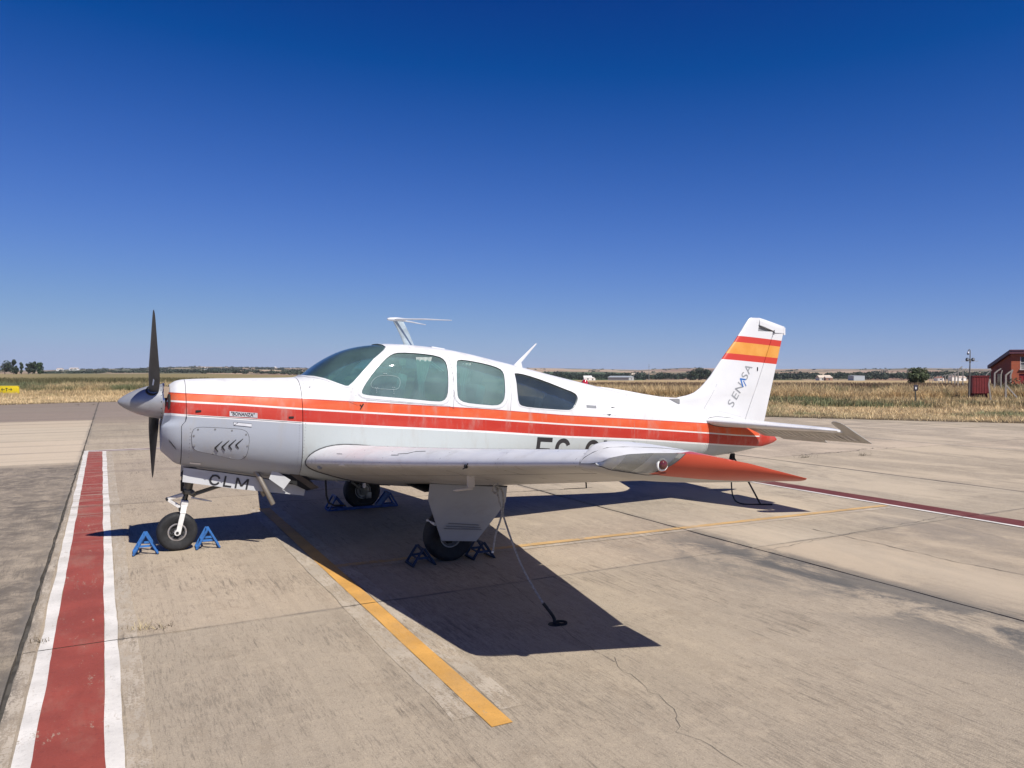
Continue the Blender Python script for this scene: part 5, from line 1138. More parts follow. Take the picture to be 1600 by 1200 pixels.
for sg in (-1, 1):
    y = sg*.083; b.bar((.005, y, .160), (.048, sg*.072, .345), .026, .042, (1, 0, 0)); b.bar((.048, sg*.072, .345), (.064, sg*.045, .425), .030, .048, (1, 0, 0))
    b.lathe([(0, -.012), (.026, -.012), (.026, .012), (0, .012)], (.0, y, .1725), 'Y', 20)
b.box((.066, 0, .432), (.062, .125, .055), Matrix.Rotation(.22, 3, 'Y'), bev=.008); link('fork', b, M_GEAR, ng, 40)
b = MB()
for sg in (-1, 1): b.lathe([(0, sg*.0), (.013, sg*.0), (.013, sg*.016), (.008, sg*.017), (0, sg*.017)], (0, sg*.083, .1725), 'Y', 14)
link('axle', b, M_DARK, ng)
b = MB(); b.tube([(.062, 0, .43), (.082, 0, .53)], .024, 16); link('oleo_strut', b, pbr('oiled_steel', (.09, .09, .09), .25, .9), ng)
b = MB(); b.tube([(.084, 0, .515), (.088, 0, .54), (.118, 0, .70), (.125, 0, .76)], [.036, .044, .044, .05], 18); b.box((.095, -.0, .535), (.10, .11, .04), Matrix.Rotation(.2, 3, 'Y'), bev=.008); b.tube([(.12, -.06, .52), (.155, -.06, .535)], .018, 10); link('strut_housing', b, M_OLIVE, ng, 40)
b = MB()
for sg in (-1, 1): b.bar((.055, sg*.04, .512), (-.082, sg*.012, .478), .014, .022); b.bar((-.082, sg*.012, .478), (.025, sg*.038, .400), .014, .024)
b.tube([(-.082, -.03, .478), (-.082, .03, .478)], .009, 8); b.tube([(.025, -.05, .398), (.025, .05, .398)], .010, 8); link('torque_link', b, M_GEAR, ng)
b = MB(); b.tube([(-.084, -.034, .478), (-.084, .034, .478)], .012, 8); b.box((.028, -.055, .385), (.03, .03, .03), bev=.005); b.bar((.075, -.045, .425), (.045, -.045, .375), .012, .02); link('pivot', b, M_DARK, ng)
b = MB(); b.tube([(.14, -.055, .505), (.42, -.05, .585)], .011, 8); b.tube([(.14, .055, .505), (.42, .05, .585)], .011, 8); b.tube([(.10, .0, .53), (.15, -.055, .505)], .02, 8); link('drag_brace', b, M_OLIVE, ng)
b = MB(); b.tube([(.125, -.055, .485), (.262, -.06, .447)], .008, 8); b.tube([(.262, -.06, .447), (.30, -.06, .438)], .005, 8); b.tube([(.125, .01, .475), (.25, .01, .44)], .008, 8); link('steering_rod', b, M_GEAR, ng)
b = MB(); b.tube([(.047, -.135, .75), (.040, -.115, .60), (.060, -.06, .53)], .006, 6); b.bar((.04, -.12, .66), (.04, -.12, .56), .012, .024); b.tube([(.05, .0, .72), (.05, -.06, .60)], .012, 8); link('door_rod', b, M_DARK, ng)
# nose gear doors, hanging open either side
ND = [(.050, .786), (.371, .722), (.694, .656), (1.134, .538), (1.121, .457), (.482, .566), (.040, .656)]
for sg in (-1, 1):
    b = MB(); b.prism(ND, lambda p, s: (p[0], sg*(.205+(.786-p[1])*.03+(.008 if s else 0)), p[1])); nd = link('nose_gear_door', b, M_DOOR if sg < 0 else M_DOOR, plane, 0)
    b = MB(); b.tube([(p[0], sg*.21, p[1]+.004) for p in ND[:4]], .005, 6); link('door_hinge', b, M_SEAM, nd)
    if sg == -1:
        glyphs('door_letter', [('C', .096), ('L', .075), ('M', .115)], .258, .618, -.205, .100, .0165, M_INK, nd, .030, False, -.2215)
        b = MB(); b.box((.30, -.213, .700), (.02, .01, .012)); link('door_catch', b, M_DARK, nd)
# cowl flap, outlet behind it, exhaust stack
b = MB(); b.prism([(.815, .744), (.978, .629), (.913, .546), (.78, .653)], lambda p, s: (p[0], -.325+(.006 if s else 0), p[1])); cf = link('cowl_flap', b, M_DOOR, plane, 0)
b = MB(); b.prism([(.815, .744), (.978, .629), (.913, .546), (.78, .653)], lambda p, s: (p[0], .325+(.006 if s else 0), p[1])); link('cowl_flap', b, M_DOOR, plane, 0)
b = MB(); b.prism([(.84, .73), (1.045, .700), (1.12, .668), (1.21, .560), (1.235, .53), (1.13, .515), (.98, .60)], lambda p, s: (p[0], -.30 if s == 0 else .30, p[1]))
link('engine_outlet', b, M_DARK, plane, 0)
for y0, y1 in ((-.312, -.301), (.301, .312)): b = MB(); b.prism([(.93, .715), (1.01, .708), (1.245, .54), (1.18, .52)], lambda p, s: (p[0], y0 if s == 0 else y1, p[1])); link('outlet_ramp', b, pbr('sooty_metal', (.12, .095, .07), .6, .3, scale=12, dirt=(.03, .025, .02, .8)), plane, 0)
for sg in (-1, 1):
    b = MB(); b.tube([(.66, sg*.25, .74), (.701, sg*.28, .662), (.822, sg*.28, .405)], .0235, 16, False); b.tube([(.701, sg*.28, .662), (.822, sg*.28, .405)], .019, 16, False); link('exhaust_pipe', b, pbr('exhaust_steel', (.30, .27, .23), .5, .7, scale=14), plane)
b = MB(); b.tube([(1.32, -.26, .60), (1.325, -.27, .45), (1.345, -.27, .38), (1.40, -.26, .345), (1.52, -.22, .33)], .009, 8); link('drain_hose', b, M_BLACK, plane)

# ---- main gear
def main_gear(sg):
    g = empty('main_gear', (0, 0, 0), parent=plane); l = 1.46*sg
    tyre(.222, .165, (2.13, -l, .214), 'main', g, .092, hubm=pbr('dull_grey_alloy', (.26, .255, .25), .5, .4, scale=20, dirt=(.08, .07, .06, .7)))  # main rims in a darker, mottled alloy than the nose rim
    zt_ = under(2.13, 1.46); y = -l+sg*.115*-1
    yy = -l-.105*sg*(1 if sg < 0 else 1)
    yi = -l+sg*.11    # strut stands inboard for both legs
    b = MB(); b.tube([(2.13, yi, .19), (2.13, yi, .45)], .024, 14); link('oleo_strut', b, M_ALU, g)
    b = MB(); b.tube([(2.13, yi, .42), (2.13, yi, zt_+.05)], .042, 16); b.tube([(2.13, yi+sg*.2, zt_+.06), (2.13, yi, .55)], .02, 8); link('strut_housing', b, M_OLIVE, g)
    b = MB(); b.tube([(2.13, -l, .214), (2.13, yi, .214)], .022, 12); b.box((2.13, yi, .214), (.08, .05, .09), bev=.01); link('axle', b, M_OLIVE, g)
    b = MB()
    for k in (-1, 1): b.bar((2.10, yi+.025*k, .43), (1.98, yi, .33), .012, .022); b.bar((1.98, yi, .33), (2.10, yi+.025*k, .235), .012, .022)
    link('torque_link', b, M_OLIVE, g)
    b = MB(); b.lathe([(0, 0), (.075, 0), (.075, .012), (0, .012)], (2.13, yi-sg*.035, .214), 'Y', 20); b.box((2.19, yi-sg*.03, .16), (.07, .05, .08), bev=.01); link('brake', b, M_STEEL, g)
    b = MB(); b.tube([(1.965, -l-.12*sg*-.6, .345), (1.965, -l-.13*sg, .345)], .013, 8); b.tube([(1.965, -l, .345), (2.05, yi, .40)], .008, 6); link('jack_point', b, M_GEAR, g)
    DP = [(1.900, .704), (1.884, .567), (2.006, .208), (2.326, .173), (2.537, .405), (2.609, .498), (2.621, .625)]
    yo = -sg*1.64; b = MB(); b.prism(DP, lambda p, s: (p[0], yo-sg*((.70-p[1])*-.02)+(sg*.012 if s else 0), p[1])); d = link('gear_door', b, M_DOOR2, g, 0)
    b = MB()
    for dz in (0, -.018, .022): b.tube([(2.04+dz, yo-sg*.006, .332+dz), (2.36-dz*.5, yo-sg*.006, .293+dz)], .0035, 5)
    link('door_crease', b, pbr('crease_grey', (.16, .165, .18), .5), d)
    b = MB(); b.tube([(1.905, yo, .712), (2.62, yo, .634)], .008, 6); b.box((1.93, yo, .725), (.03, .03, .03)); b.box((2.30, yo, .68), (.02, .02, .03)); link('door_hinge', b, M_SEAM, d)
    b = MB(); b.tube([(2.30, yo+sg*.02, .45), (2.15, yi, .50)], .008, 6); link('door_link', b, M_OLIVE, d)
    zz = under(2.0, 1.1*1); b = MB(); b.box((2.10, -sg*1.15, zz+.004), (.42, .75, .016)); link('wheel_well', b, M_DARK, g, 0)
    return g
main_gear(1); main_gear(-1)
b = MB(); b.box((1.86, 1.30, .56), (.22, .08, .07), bev=.01); b.tube([(1.75, 1.36, .53), (2.2, 1.36, .50)], .03, 10); link('gear_uplock', b, M_OLIVE, plane)
# pitot mast, step, antennas, beacon
pz = under(1.70, 3.0); b = MB(); b.bar((1.70, -3.0, pz+.02), (1.70, -3.0, .868), .018, .05, (1, 0, 0)); b.tube([(1.71, -3.0, .861), (1.60, -3.0, .857)], .010, 10); b.tube([(1.60, -3.0, .857), (1.575, -3.0, .856)], [.010, .004], 10); pt = link('pitot_mast', b, pbr('pitot_grey', (.46, .43, .40), .5), plane)
b = MB(); b.box((1.695, -3.011, .95), (.012, .003, .012)); b.box((1.715, -3.011, .95), (.010, .003, .012)); link('screw', b, M_DARK, pt)
zr = under(2.07, 2.6); b = MB(); b.tube([(2.07+.018*math.cos(a), -2.6, zr-.014+.018*math.sin(a)) for a in np.linspace(0, 2*PI, 15)], .0045, 6, False); ringw = link('tie_down_ring', b, M_STEEL, plane); 
b = MB(); b.tube([(2.07+.018*math.cos(a), 2.6, zr-.014+.018*math.sin(a)) for a in np.linspace(0, 2*PI, 15)], .0045, 6, False); link('tie_down_ring', b, M_STEEL, plane)
ant = empty('antenna', (0, 0, 0), parent=plane)
b = MB(); secs = []
for s0, s1, z, t in ((2.208, 2.318, 1.925, .014), (2.15, 2.26, 2.06, .011), (2.082, 2.195, 2.188, .010)):
    c_ = s1-s0; secs.append([(s0+x*c_, -h_*2*t, z-.0*x) for x, h_ in SEC]+[(s0+x*c_, h_*2*t, z) for x, h_ in SEC[-2:0:-1]])
link('antenna_mast', loft_secs(secs), pbr('bluish_mast', (.40, .47, .50), .3, .2, var=.25, scale=8), ant, 50)
b = MB(); b.lathe([(0, 2.02), (.010, 2.025), (.018, 2.05), (.022, 2.12), (.014, 2.22), (0, 2.24)], (0, 0, 2.203), 'X', 14)
for sg in (-1, 1): b.tube([(2.10, sg*.012, 2.203), (2.36, sg*.23, 2.196), (2.585, sg*.40, 2.181)], [.0095, .008, .004], 8)
link('antenna_rod', b, pbr('antenna_white', (.52, .54, .57), .35), ant)
b = MB(); secs = []
for s0, s1, z, t in ((3.45, 3.60, 1.69, .012), (3.52, 3.585, 1.76, .008), (3.765, 3.785, 1.975, .003)):
    c_ = s1-s0; secs.append([(s0+x*c_, -h_*2*t, z) for x, h_ in SEC]+[(s0+x*c_, h_*2*t, z) for x, h_ in SEC[-2:0:-1]])
link('blade_antenna', loft_secs(secs), M_FRAME, plane, 50)
b = MB(); b.box((2.565, 0, 1.903), (.15, .12, .02), Matrix.Rotation(.14, 3, 'Y'), bev=.006); link('roof_vent', b, M_FRAME, plane)
b = MB(); b.lathe([(.0, 1.562), (.02, 1.558), (.034, 1.54), (.040, 1.51), (.042, 1.48)], (4.42, 0, 0), 'Z', 20); link('beacon', b, pbr('beacon_red', (.35, .02, .03), .12, coat=.5), plane)
b = MB(); b.lathe([(.044, 1.485), (.046, 1.47), (.046, 1.45)], (4.42, 0, 0), 'Z', 20); link('beacon_base', b, M_ALU, plane)
b = MB(); b.box((6.68, 0, .56), (.05, .03, .05), bev=.006); link('tail_ring', b, M_DARK, plane)
b = MB(); b.tube([(2.86, -2.58, .80), (2.865, -2.58, .728)], .006, 6); b.tube([(2.865, -2.58, .730), (2.66, -2.58, .735)], .003, 6); link('hinge_bracket', b, M_DARK, wl)
b = MB(); b.box((5.95, -.19, .797), (.08, .006, .006)); link('trim_mark', b, M_SEAM, plane)
# aircraft-space point to world
def PW(s, l, z): return Vector((NOSE.x+s*math.cos(YAW)+l*math.sin(YAW), NOSE.y+s*math.sin(YAW)-l*math.cos(YAW), z))
# ================================================================== things on the apron
M_CHOCK = pbr('blue_chock_paint', (.034, .145, .40), .5, var=.2, scale=20, dirt=(.06, .07, .10, .6)); M_ROPE = pbr('grey_rope', (.33, .32, .30), .9, var=.3, scale=60)
M_CHOCK_N = M_CHOCK; M_CHOCK_D = pbr('shade_darkened_chock_paint', (.014, .035, .09), .6, var=.3, scale=20, dirt=(.03, .03, .035, .7))  # near main-wheel chocks: shade painted into a darkened blue
def chock(s, l, label, group, wid=.13, base=.205, h=.175, flip=1, M_CHOCK=None):
    M_CHOCK = M_CHOCK or M_CHOCK_N
    p = PW(s, l, 0); root = empty('wheel_chock', (p.x, p.y, 0), YAW); tag(root, label, 'chock', group)
    A = .022
    for sy in (-1, 1):
        y = sy*wid/2
        for sx in (-1, 1):
            b = MB(); b.bar((sx*base/2, y, .006), (0.004*sx, y, h), A, .005, (0, 1, 0)); b.bar((sx*base/2, y+sy*.010, .006), (0.004*sx, y+sy*.010, h), .006, A, (0, 1, 0)); link('leg', b, M_CHOCK, root, 0)
        b = MB(); b.bar((-base*.24, y, h*.45), (base*.24, y, h*.45), .006, .02); link('brace', b, M_CHOCK, root, 0)
    for (x, z) in ((0, h-.004), (-base*.47, .012), (base*.47, .012), (-base*.27*flip, h*.46)):
        b = MB(); b.bar((x, -wid/2-.012, z), (x, wid/2+.012, z), .020, .007); link('crossbar', b, M_CHOCK, root, 0)
    for sx in (-1, 1):
        b = MB(); b.bar((sx*base/2, -wid/2-.02, .004), (sx*base/2, wid/2+.02, .004), .016, .006); link('foot', b, M_DARK, root, 0)
GC = 'blue A frame wheel chocks on the apron'
chock(-.265, .02, 'blue steel A frame chock in the sun ahead of the nose wheel', GC, .17, .20, .18)
chock(.262, .02, 'blue steel A frame chock in the sun behind the nose wheel', GC, .15, .20, .18)
chock(1.86, 1.50, 'blue chock darkened by painted shade, ahead of the near main wheel', GC, .17, .20, .145, 1, M_CHOCK_D)
chock(2.415, 1.50, 'blue chock darkened by painted shade, behind the near main wheel', GC, .17, .20, .145, 1, M_CHOCK_D)
M_CHOCK = pbr('dull_blue_chock_paint', (.02, .06, .24), .5, var=.3, scale=20)
# far main wheel: box chocks joined by a rail
p = PW(2.13, -1.46, 0); root = empty('chock_pair', (p.x, p.y, 0), YAW); tag(root, 'pair of blue box chocks joined by a rail round the far main wheel', 'chock')
for sx in (-1, 1):
    b = MB()
    for y in (-.10, .10): b.bar((sx*.42, y, .01), (sx*.33, y, .165), .02, .02); b.bar((sx*.33, y, .165), (sx*.20, y, .01), .02, .02); b.bar((sx*.42, y, .01), (sx*.20, y, .01), .02, .02)
    for x, z in ((.42, .01), (.33, .165), (.20, .01)): b.bar((sx*x, -.10, z), (sx*x, .10, z), .02, .02)
    b.add([(sx*.325, -.095, .16), (sx*.325, .095, .16), (sx*.205, .095, .015), (sx*.205, -.095, .015)], [(0, 1, 2, 3)]); link('wedge', b, M_CHOCK, root, 0)
b = MB(); b.bar((-.36, -.115, .02), (.36, -.115, .02), .03, .03); link('rail', b, M_CHOCK, root, 0)
# tie-down ropes
ax_, ay_ = G(866, 976)
def bez(P, n=10):
    out = []
    for i in range(len(P)-1):
        p0 = P[max(i-1, 0)]; p1 = P[i]; p2 = P[i+1]; p3 = P[min(i+2, len(P)-1)]
        for k in range(n): t = k/n; out.append(.5*((2*p1)+(-p0+p2)*t+(2*p0-5*p1+4*p2-p3)*t*t+(-p0+3*p1-3*p2+p3)*t**3))
    out.append(P[-1]); return out
ring = PW(2.07, 2.6, zr-.03); anc = Vector((ax_, ay_, .015)); rp = empty('tie_down_rope', (anc.x, anc.y, 0)); tag(rp, 'grey rope tying the near wing down to a ring in the concrete', 'rope')
def rel(P): return [p-Vector((anc.x, anc.y, 0)) for p in P]
top_ = ring; e_ = anc+Vector((-.075, -.02, .13)); m1 = top_.lerp(e_, .22)+Vector((-.01, 0, -.055)); m2 = top_.lerp(e_, .6)+Vector((-.01, .01, -.085))
b = MB(); main_ = bez([top_, m1, m2, e_], 12); b.tube(rel(main_), .0072, 7)
link('main_line', b, M_ROPE, rp)
b = MB(); b.tube(rel(bez([e_, anc+Vector((-.03, -.01, .07)), anc+Vector((-.005, 0, .03)), anc], 8)), .011, 8); link('rope_sleeve', b, M_BLACK, rp)
b = MB(); kn = [top_+Vector((.022*math.cos(a)-.005, .012*math.sin(a*2), .026*math.sin(a)-.02)) for a in np.linspace(0, 4.2*PI, 46)]; b.tube(rel(kn), .0075, 7); link('knot', b, M_ROPE, rp)
b = MB(); R_ = PW(1, 0, 0)-PW(0, 0, 0); R_.normalize(); lp = [top_+Vector((0, 0, .005)), top_+R_*.05+Vector((0, 0, -.03)), top_+R_*.062+Vector((0, 0, -.14)), top_+R_*.035+Vector((0, 0, -.25)), top_+R_*.0+Vector((0, 0, -.34)), top_+R_*-.012+Vector((0, 0, -.40)), top_+R_*-.025+Vector((0, 0, -.475))]; b.tube(rel(bez(lp, 8)), .0075, 7); link('loose_end', b, M_ROPE, rp)
b = MB(); q = lp[-1]; b.tube(rel([q, q+Vector((-.004, 0, -.012))]), .0095, 8); b.tube(rel([m1+Vector((-.03, 0, -.08)), m1+Vector((.012, 0, -.085))]), .003, 5); link('rope_tip', b, pbr('tape_white', (.75, .75, .74), .6), rp)
ar = empty('ground_ring', (ax_, ay_, 0)); tag(ar, 'dark iron tie down ring set in the concrete in the wing shadow', 'ground ring'); b = MB(); b.tube([(.035+.042*math.cos(a), .022*math.sin(a), .012+.004*math.sin(a)) for a in np.linspace(0, 2*PI, 24)], .008, 7, False); link('ring', b, M_DARK, ar)
b = MB(); b.lathe([(0, .005), (.036, .004), (.042, .005), (.044, .001)], (0, 0, 0), 'Z', 20); link('socket', b, M_DARK, ar)
tr_ = PW(6.68, 0, .55); tg_ = Vector((*G(1188, 790), .01)); tl = empty('tail_strap', (tg_.x, tg_.y, 0)); tag(tl, 'black strap hanging slack from the tail ring to the ground', 'strap'); rt = lambda P: [p-Vector((tg_.x, tg_.y, 0)) for p in P]
b = MB(); b.tube(rt(bez([tr_, tr_.lerp(tg_, .5)+Vector((.01, 0, 0)), tg_], 10)), .011, 7); link('main_line', b, M_BLACK, tl)
lo = Vector((*G(1158, 789), .012)); b = MB(); b.tube(rt(bez([tr_+Vector((-.01, 0, 0)), Vector((tr_.x-.02, tr_.y, .30)), Vector((lo.x-.09, lo.y+.05, .10)), lo, tg_+Vector((.05, 0, 0)), tg_+Vector((.14, -.02, .002))], 10)), .009, 7); link('slack_line', b, M_BLACK, tl)
b = MB(); b.tube(rt(bez([tr_+Vector((-.02, 0, .03)), tr_+Vector((-.035, 0, -.02)), tr_+Vector((-.045, 0, -.13))], 6)), .012, 7); b.box(rt([tr_+Vector((.0, 0, -.02))])[0], (.05, .05, .07), bev=.012); link('buckle', b, M_DARK, tl)
tr2 = PW(2.07, -2.6, zr-.03); g2 = PW(2.3, -2.75, .012); t2 = empty('far_wing_rope', (g2.x, g2.y, 0)); tag(t2, 'grey rope tying the far wing to the ground, mostly hidden behind the body', 'rope'); b = MB(); b.tube([p-Vector((g2.x, g2.y, 0)) for p in bez([tr2, tr2.lerp(g2, .5)+Vector((.02, 0, -.03)), g2], 8)], .0075, 7); link('main_line', b, M_ROPE, t2)
# dry tuft and weeds in the seams
def tuft(name, x, y, n, h, col, label, cat='weed', spread=.05, flat=.8):
    r_ = np.random.default_rng(int(abs(x*100)+abs(y*10))); b = MB(); root = empty(name, (x, y, 0)); tag(root, label, cat)
    for i in range(n):
        a = r_.uniform(0, 2*PI); l_ = h*r_.uniform(.5, 1.1); q = Vector((r_.normal(0, spread)*.5, r_.normal(0, spread)*.3, 0)); e = q+Vector((math.cos(a)*l_*flat, math.sin(a)*l_*flat, l_*r_.uniform(.25, .9))); w_ = .0016; s_ = Vector((-math.sin(a), math.cos(a), 0))*w_
        b.add([q-s_, q+s_, q.lerp(e, .6)+s_*.8+Vector((0, 0, .01)), e, q.lerp(e, .6)-s_*.8+Vector((0, 0, .01))], [(0, 1, 2, 3, 4)])
    o = link('stalks', b, pbr(name+'_col', col, .8, var=.3, scale=50), root, 0); tag(o, kind='stuff')
tuft('dry_tuft', *G(223, 983), 34, .075, (.42, .34, .19), 'small tuft of straw growing from the seam right of the red line', spread=.09)
tuft('dry_weed', *G(250, 980), 24, .035, (.12, .09, .05), 'flat brown weed in the seam beside the straw tuft', spread=.1)
tuft('dry_weed', *G(63, 1002), 26, .045, (.12, .10, .06), 'small brown weed where the seam meets the left white line', spread=.07)
for i, (u_, v_, lab) in enumerate([(146, 631.5, 'dark weed where the left seam meets the grass edge'), (121, 632, 'small dark weed on the far concrete left of the seam'), (1297, 653, 'small dark weed near the grass, right one of a pair'), (1280, 655, 'small dark weed near the grass, left one of a pair'), (1350, 713, 'dark weed in the crack right of the tailplane'), (1258, 716, 'tiny weed in the crack below the tailplane')]):
    tuft('apron_weed', *G(u_, v_), 60, .11, (.10, .085, .05), lab, spread=.14)
# ================================================================== verge objects
# yellow taxiway sign
sx_, sy_ = XY(11.5, 57); root = empty('taxiway_sign', (sx_, sy_, TZ(sx_, sy_)), -.1); tag(root, 'low yellow sign with black arrows and a T, cut by the left edge', 'sign')
b = MB(); b.box((0, 0, .42), (1.78, .16, .60), bev=.02); link('sign_panel', b, pbr('sign_yellow', (.78, .60, .02), .45, var=.04), root)
b = MB(); b.box((0, .02, .70), (1.84, .2, .03)); b.box((-.6, 0, .06), (.08, .08, .2)); b.box((.6, 0, .06), (.08, .08, .2)); link('sign_frame', b, pbr('sign_frame_grey', (.25, .24, .2), .6), root, 0)
def flatpoly(name, polys, mat, root, y): 
    b = MB()
    for P in polys: n = len(P); b.add([(p[0], y, p[1]) for p in P], [tuple(range(n))]); b.add([(p[0], y+.006, p[1]) for p in P], [tuple(range(n))[::-1]])
    return link(name, b, mat, root, 0)
z0 = .42; flatpoly('letter', [[(-.09, z0+.12), (.09, z0+.12), (.09, z0+.075), (-.09, z0+.075)], [(-.025, z0+.075), (.025, z0+.075), (.025, z0-.12), (-.025, z0-.12)]], M_INK, root, -.086)
for sg in (-1, 1):
    flatpoly('arrow', [[(sg*.14, z0+.018), (sg*.40, z0+.018), (sg*.40, z0-.018), (sg*.14, z0-.018)], [tuple(p) for p in stroke([(sg*.32, z0+.10), (sg*.42, z0)], .036)], [tuple(p) for p in stroke([(sg*.42, z0), (sg*.32, z0-.10)], .036)]], M_INK, root, -.086)
# small black board on a post
sx_, sy_ = XY(1431, 39); root = empty('marker_board', (sx_, sy_, TZ(sx_, sy_)), 0); tag(root, 'small black square board with a white mark on a short post in the tall grass', 'marker sign')
b = MB(); b.box((-.02, 0, .32), (.05, .05, .66)); link('post', b, pbr('post_dark', (.06, .06, .05), .7), root, 0); b = MB(); b.box((0, 0, .80), (.215, .03, .30), bev=.006); link('board', b, pbr('board_black', (.03, .025, .04), .5), root)
flatpoly('mark', [[(-.035, .88), (-.02, .83), (.0, .85), (.025, .83), (.035, .88), (.04, .78), (.015, .72), (-.015, .72), (-.04, .78)]], pbr('mark_white', (.7, .7, .7), .5), root, -.018)
# camera pole
def pole_obj():
    x, y = XY(1515, 44.5); z = TZ(x, y); root = empty('camera_pole', (x, y, z)); tag(root, 'tall thin dark pole with a dome camera on a gooseneck and two round lamps', 'camera pole'); M_P = pbr('pole_grey', (.13, .12, .11), .6)
    b = MB(); b.tube([(-.03, 0, -.1), (0, 0, 1.5), (.015, 0, 2.0)], [.045, .04, .032], 10); b.tube([(.015, 0, 2.0), (.02, 0, 2.75), (.018, 0, 2.85), (-.005, 0, 2.905), (-.05, 0, 2.90), (-.085, 0, 2.86), (-.10, 0, 2.78)], [.03, .026, .024, .022, .022, .022, .022], 8); b.tube([(.018, 0, 2.15), (.018, 0, 2.35)], .045, 10); link('pole', b, M_P, root)
    b = MB(); b.lathe([(0, 2.79), (.04, 2.785), (.055, 2.74), (.062, 2.69)], (-.10, 0, 0), 'Z', 14); link('camera_housing', b, pbr('housing_white', (.75, .75, .78), .3), root); b = MB(); b.lathe([(.06, 2.69), (.055, 2.64), (.03, 2.61), (0, 2.60)], (-.10, 0, 0), 'Z', 14); link('camera_dome', b, pbr('dome_black', (.02, .02, .03), .1), root)
    for sg in (-1, 1):
        b = MB(); b.lathe([(0, -.05), (.07, -.045), (.10, -.01), (.105, .03), (0, .04)], (.018+sg*.165, -.03, 2.33), 'Y', 18); link('lamp', b, pbr('lamp_dark', (.05, .055, .06), .35), root)
        b = MB(); b.lathe([(0, -.056), (.055, -.052), (.065, -.046)], (.018+sg*.165, -.03, 2.33), 'Y', 18); link('lamp_glass', b, pbr('lamp_pane', (.25, .27, .3), .1), root)
    b = MB(); b.box((.0, 0, 2.235), (.98, .05, .022), Matrix.Rotation(-.0, 3, 'Y')); b.box((.0, 0, 2.28), (.34, .03, .02)); link('crossarm', b, pbr('arm_grey', (.35, .38, .42), .5), root)
pole_obj()
# red metal cabinet with corrugated sides
x, y = XY(1529, 45); root = empty('red_cabinet', (x, y, TZ(x, y)), -.12); tag(root, 'dark red ribbed metal cabinet beside the camera pole', 'cabinet'); M_RC = pbr('cabinet_red', (.17, .018, .018), .55, scale=6, dirt=(.10, .02, .02, .6))
b = MB(); b.box((0, 0, .84), (.90, .55, .98)); link('body', b, M_RC, root, 0)
for k in range(6):
    b = MB(); b.box((-.36+k*.145, -.283, .84), (.03, .016, .94)); link('rib', b, M_RC, root, 0)
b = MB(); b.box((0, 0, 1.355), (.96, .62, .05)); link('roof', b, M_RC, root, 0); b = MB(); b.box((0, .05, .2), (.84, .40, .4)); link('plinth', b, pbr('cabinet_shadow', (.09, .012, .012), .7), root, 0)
b = MB(); b.box((.53, .2, .70), (.09, .02, 1.3)); link('side_panel', b, M_RC, root, 0)
# bent topped concrete fence posts
M_PC = pbr('post_concrete', (.34, .31, .27), .9, var=.15, scale=20)
protoP = []
def fence_post(px, r, lab, h=1.62, hd=1, brace=False, lean=0.0, wd=.085):
    x, y = XY(px, r); root = empty('fence_post', (x, y, TZ(x, y)-.02), -.3); tag(root, lab, 'fence post', 'bent topped concrete fence posts beside the cabinet and the red building')
    b = MB(); b.bar((lean, 0, 0), (0, 0, h), wd, wd, (0, 1, 0)); link('shaft', b, M_PC, root, 0); b = MB(); b.bar((0, 0, h-.01), (.17*hd, 0, h+.16), wd*.9, wd*.85, (0, 1, 0)); b.bar((.17*hd, 0, h+.155), (.36*hd, 0, h+.30), wd*.8, wd*.75, (0, 1, 0)); link('bent_head', b, M_PC, root, 0)
    if brace: b = MB(); b.bar((.04, 0, .85), (.62, -.3, .0), wd*.8, wd*.7, (0, 1, 0)); link('brace', b, M_PC, root, 0)
fence_post(1571.5, 44, 'nearest concrete fence post, with a slanting brace, before the red building', 1.45, 1, True)
fence_post(1554, 49, 'tall pale concrete fence post left of the braced one', 1.55, 1)
fence_post(1541, 47, 'slim fence post rising at the right side of the red cabinet', 1.45, .8, wd=.06)
fence_post(1545, 41, 'white leaning fence post in front of the right side of the red cabinet', .98, .12, False, .12, .07)
fence_post(1579, 58, 'fence post against the dark side wall of the red building', 1.5, .3, wd=.10)
fence_post(1564, 50, 'dark slim fence post between the braced post and the building wall', 1.45, .2, wd=.07)
fence_post(1497, 62, 'slim fence post left of the camera pole, taller of two', 1.9, .8)
fence_post(1504.5, 74, 'slim fence post left of the camera pole, right of two', 1.9, .8)
ords = ['first', 'second', 'third', 'fourth', 'fifth', 'sixth', 'seventh', 'eighth', 'ninth']
for k in range(9): fence_post(1492-k*4.9-(.3 if k % 2 else 0), 88+k*16, ords[k]+' post from the right in the receding row of small fence posts', 1.75, 1.3, wd=.13)
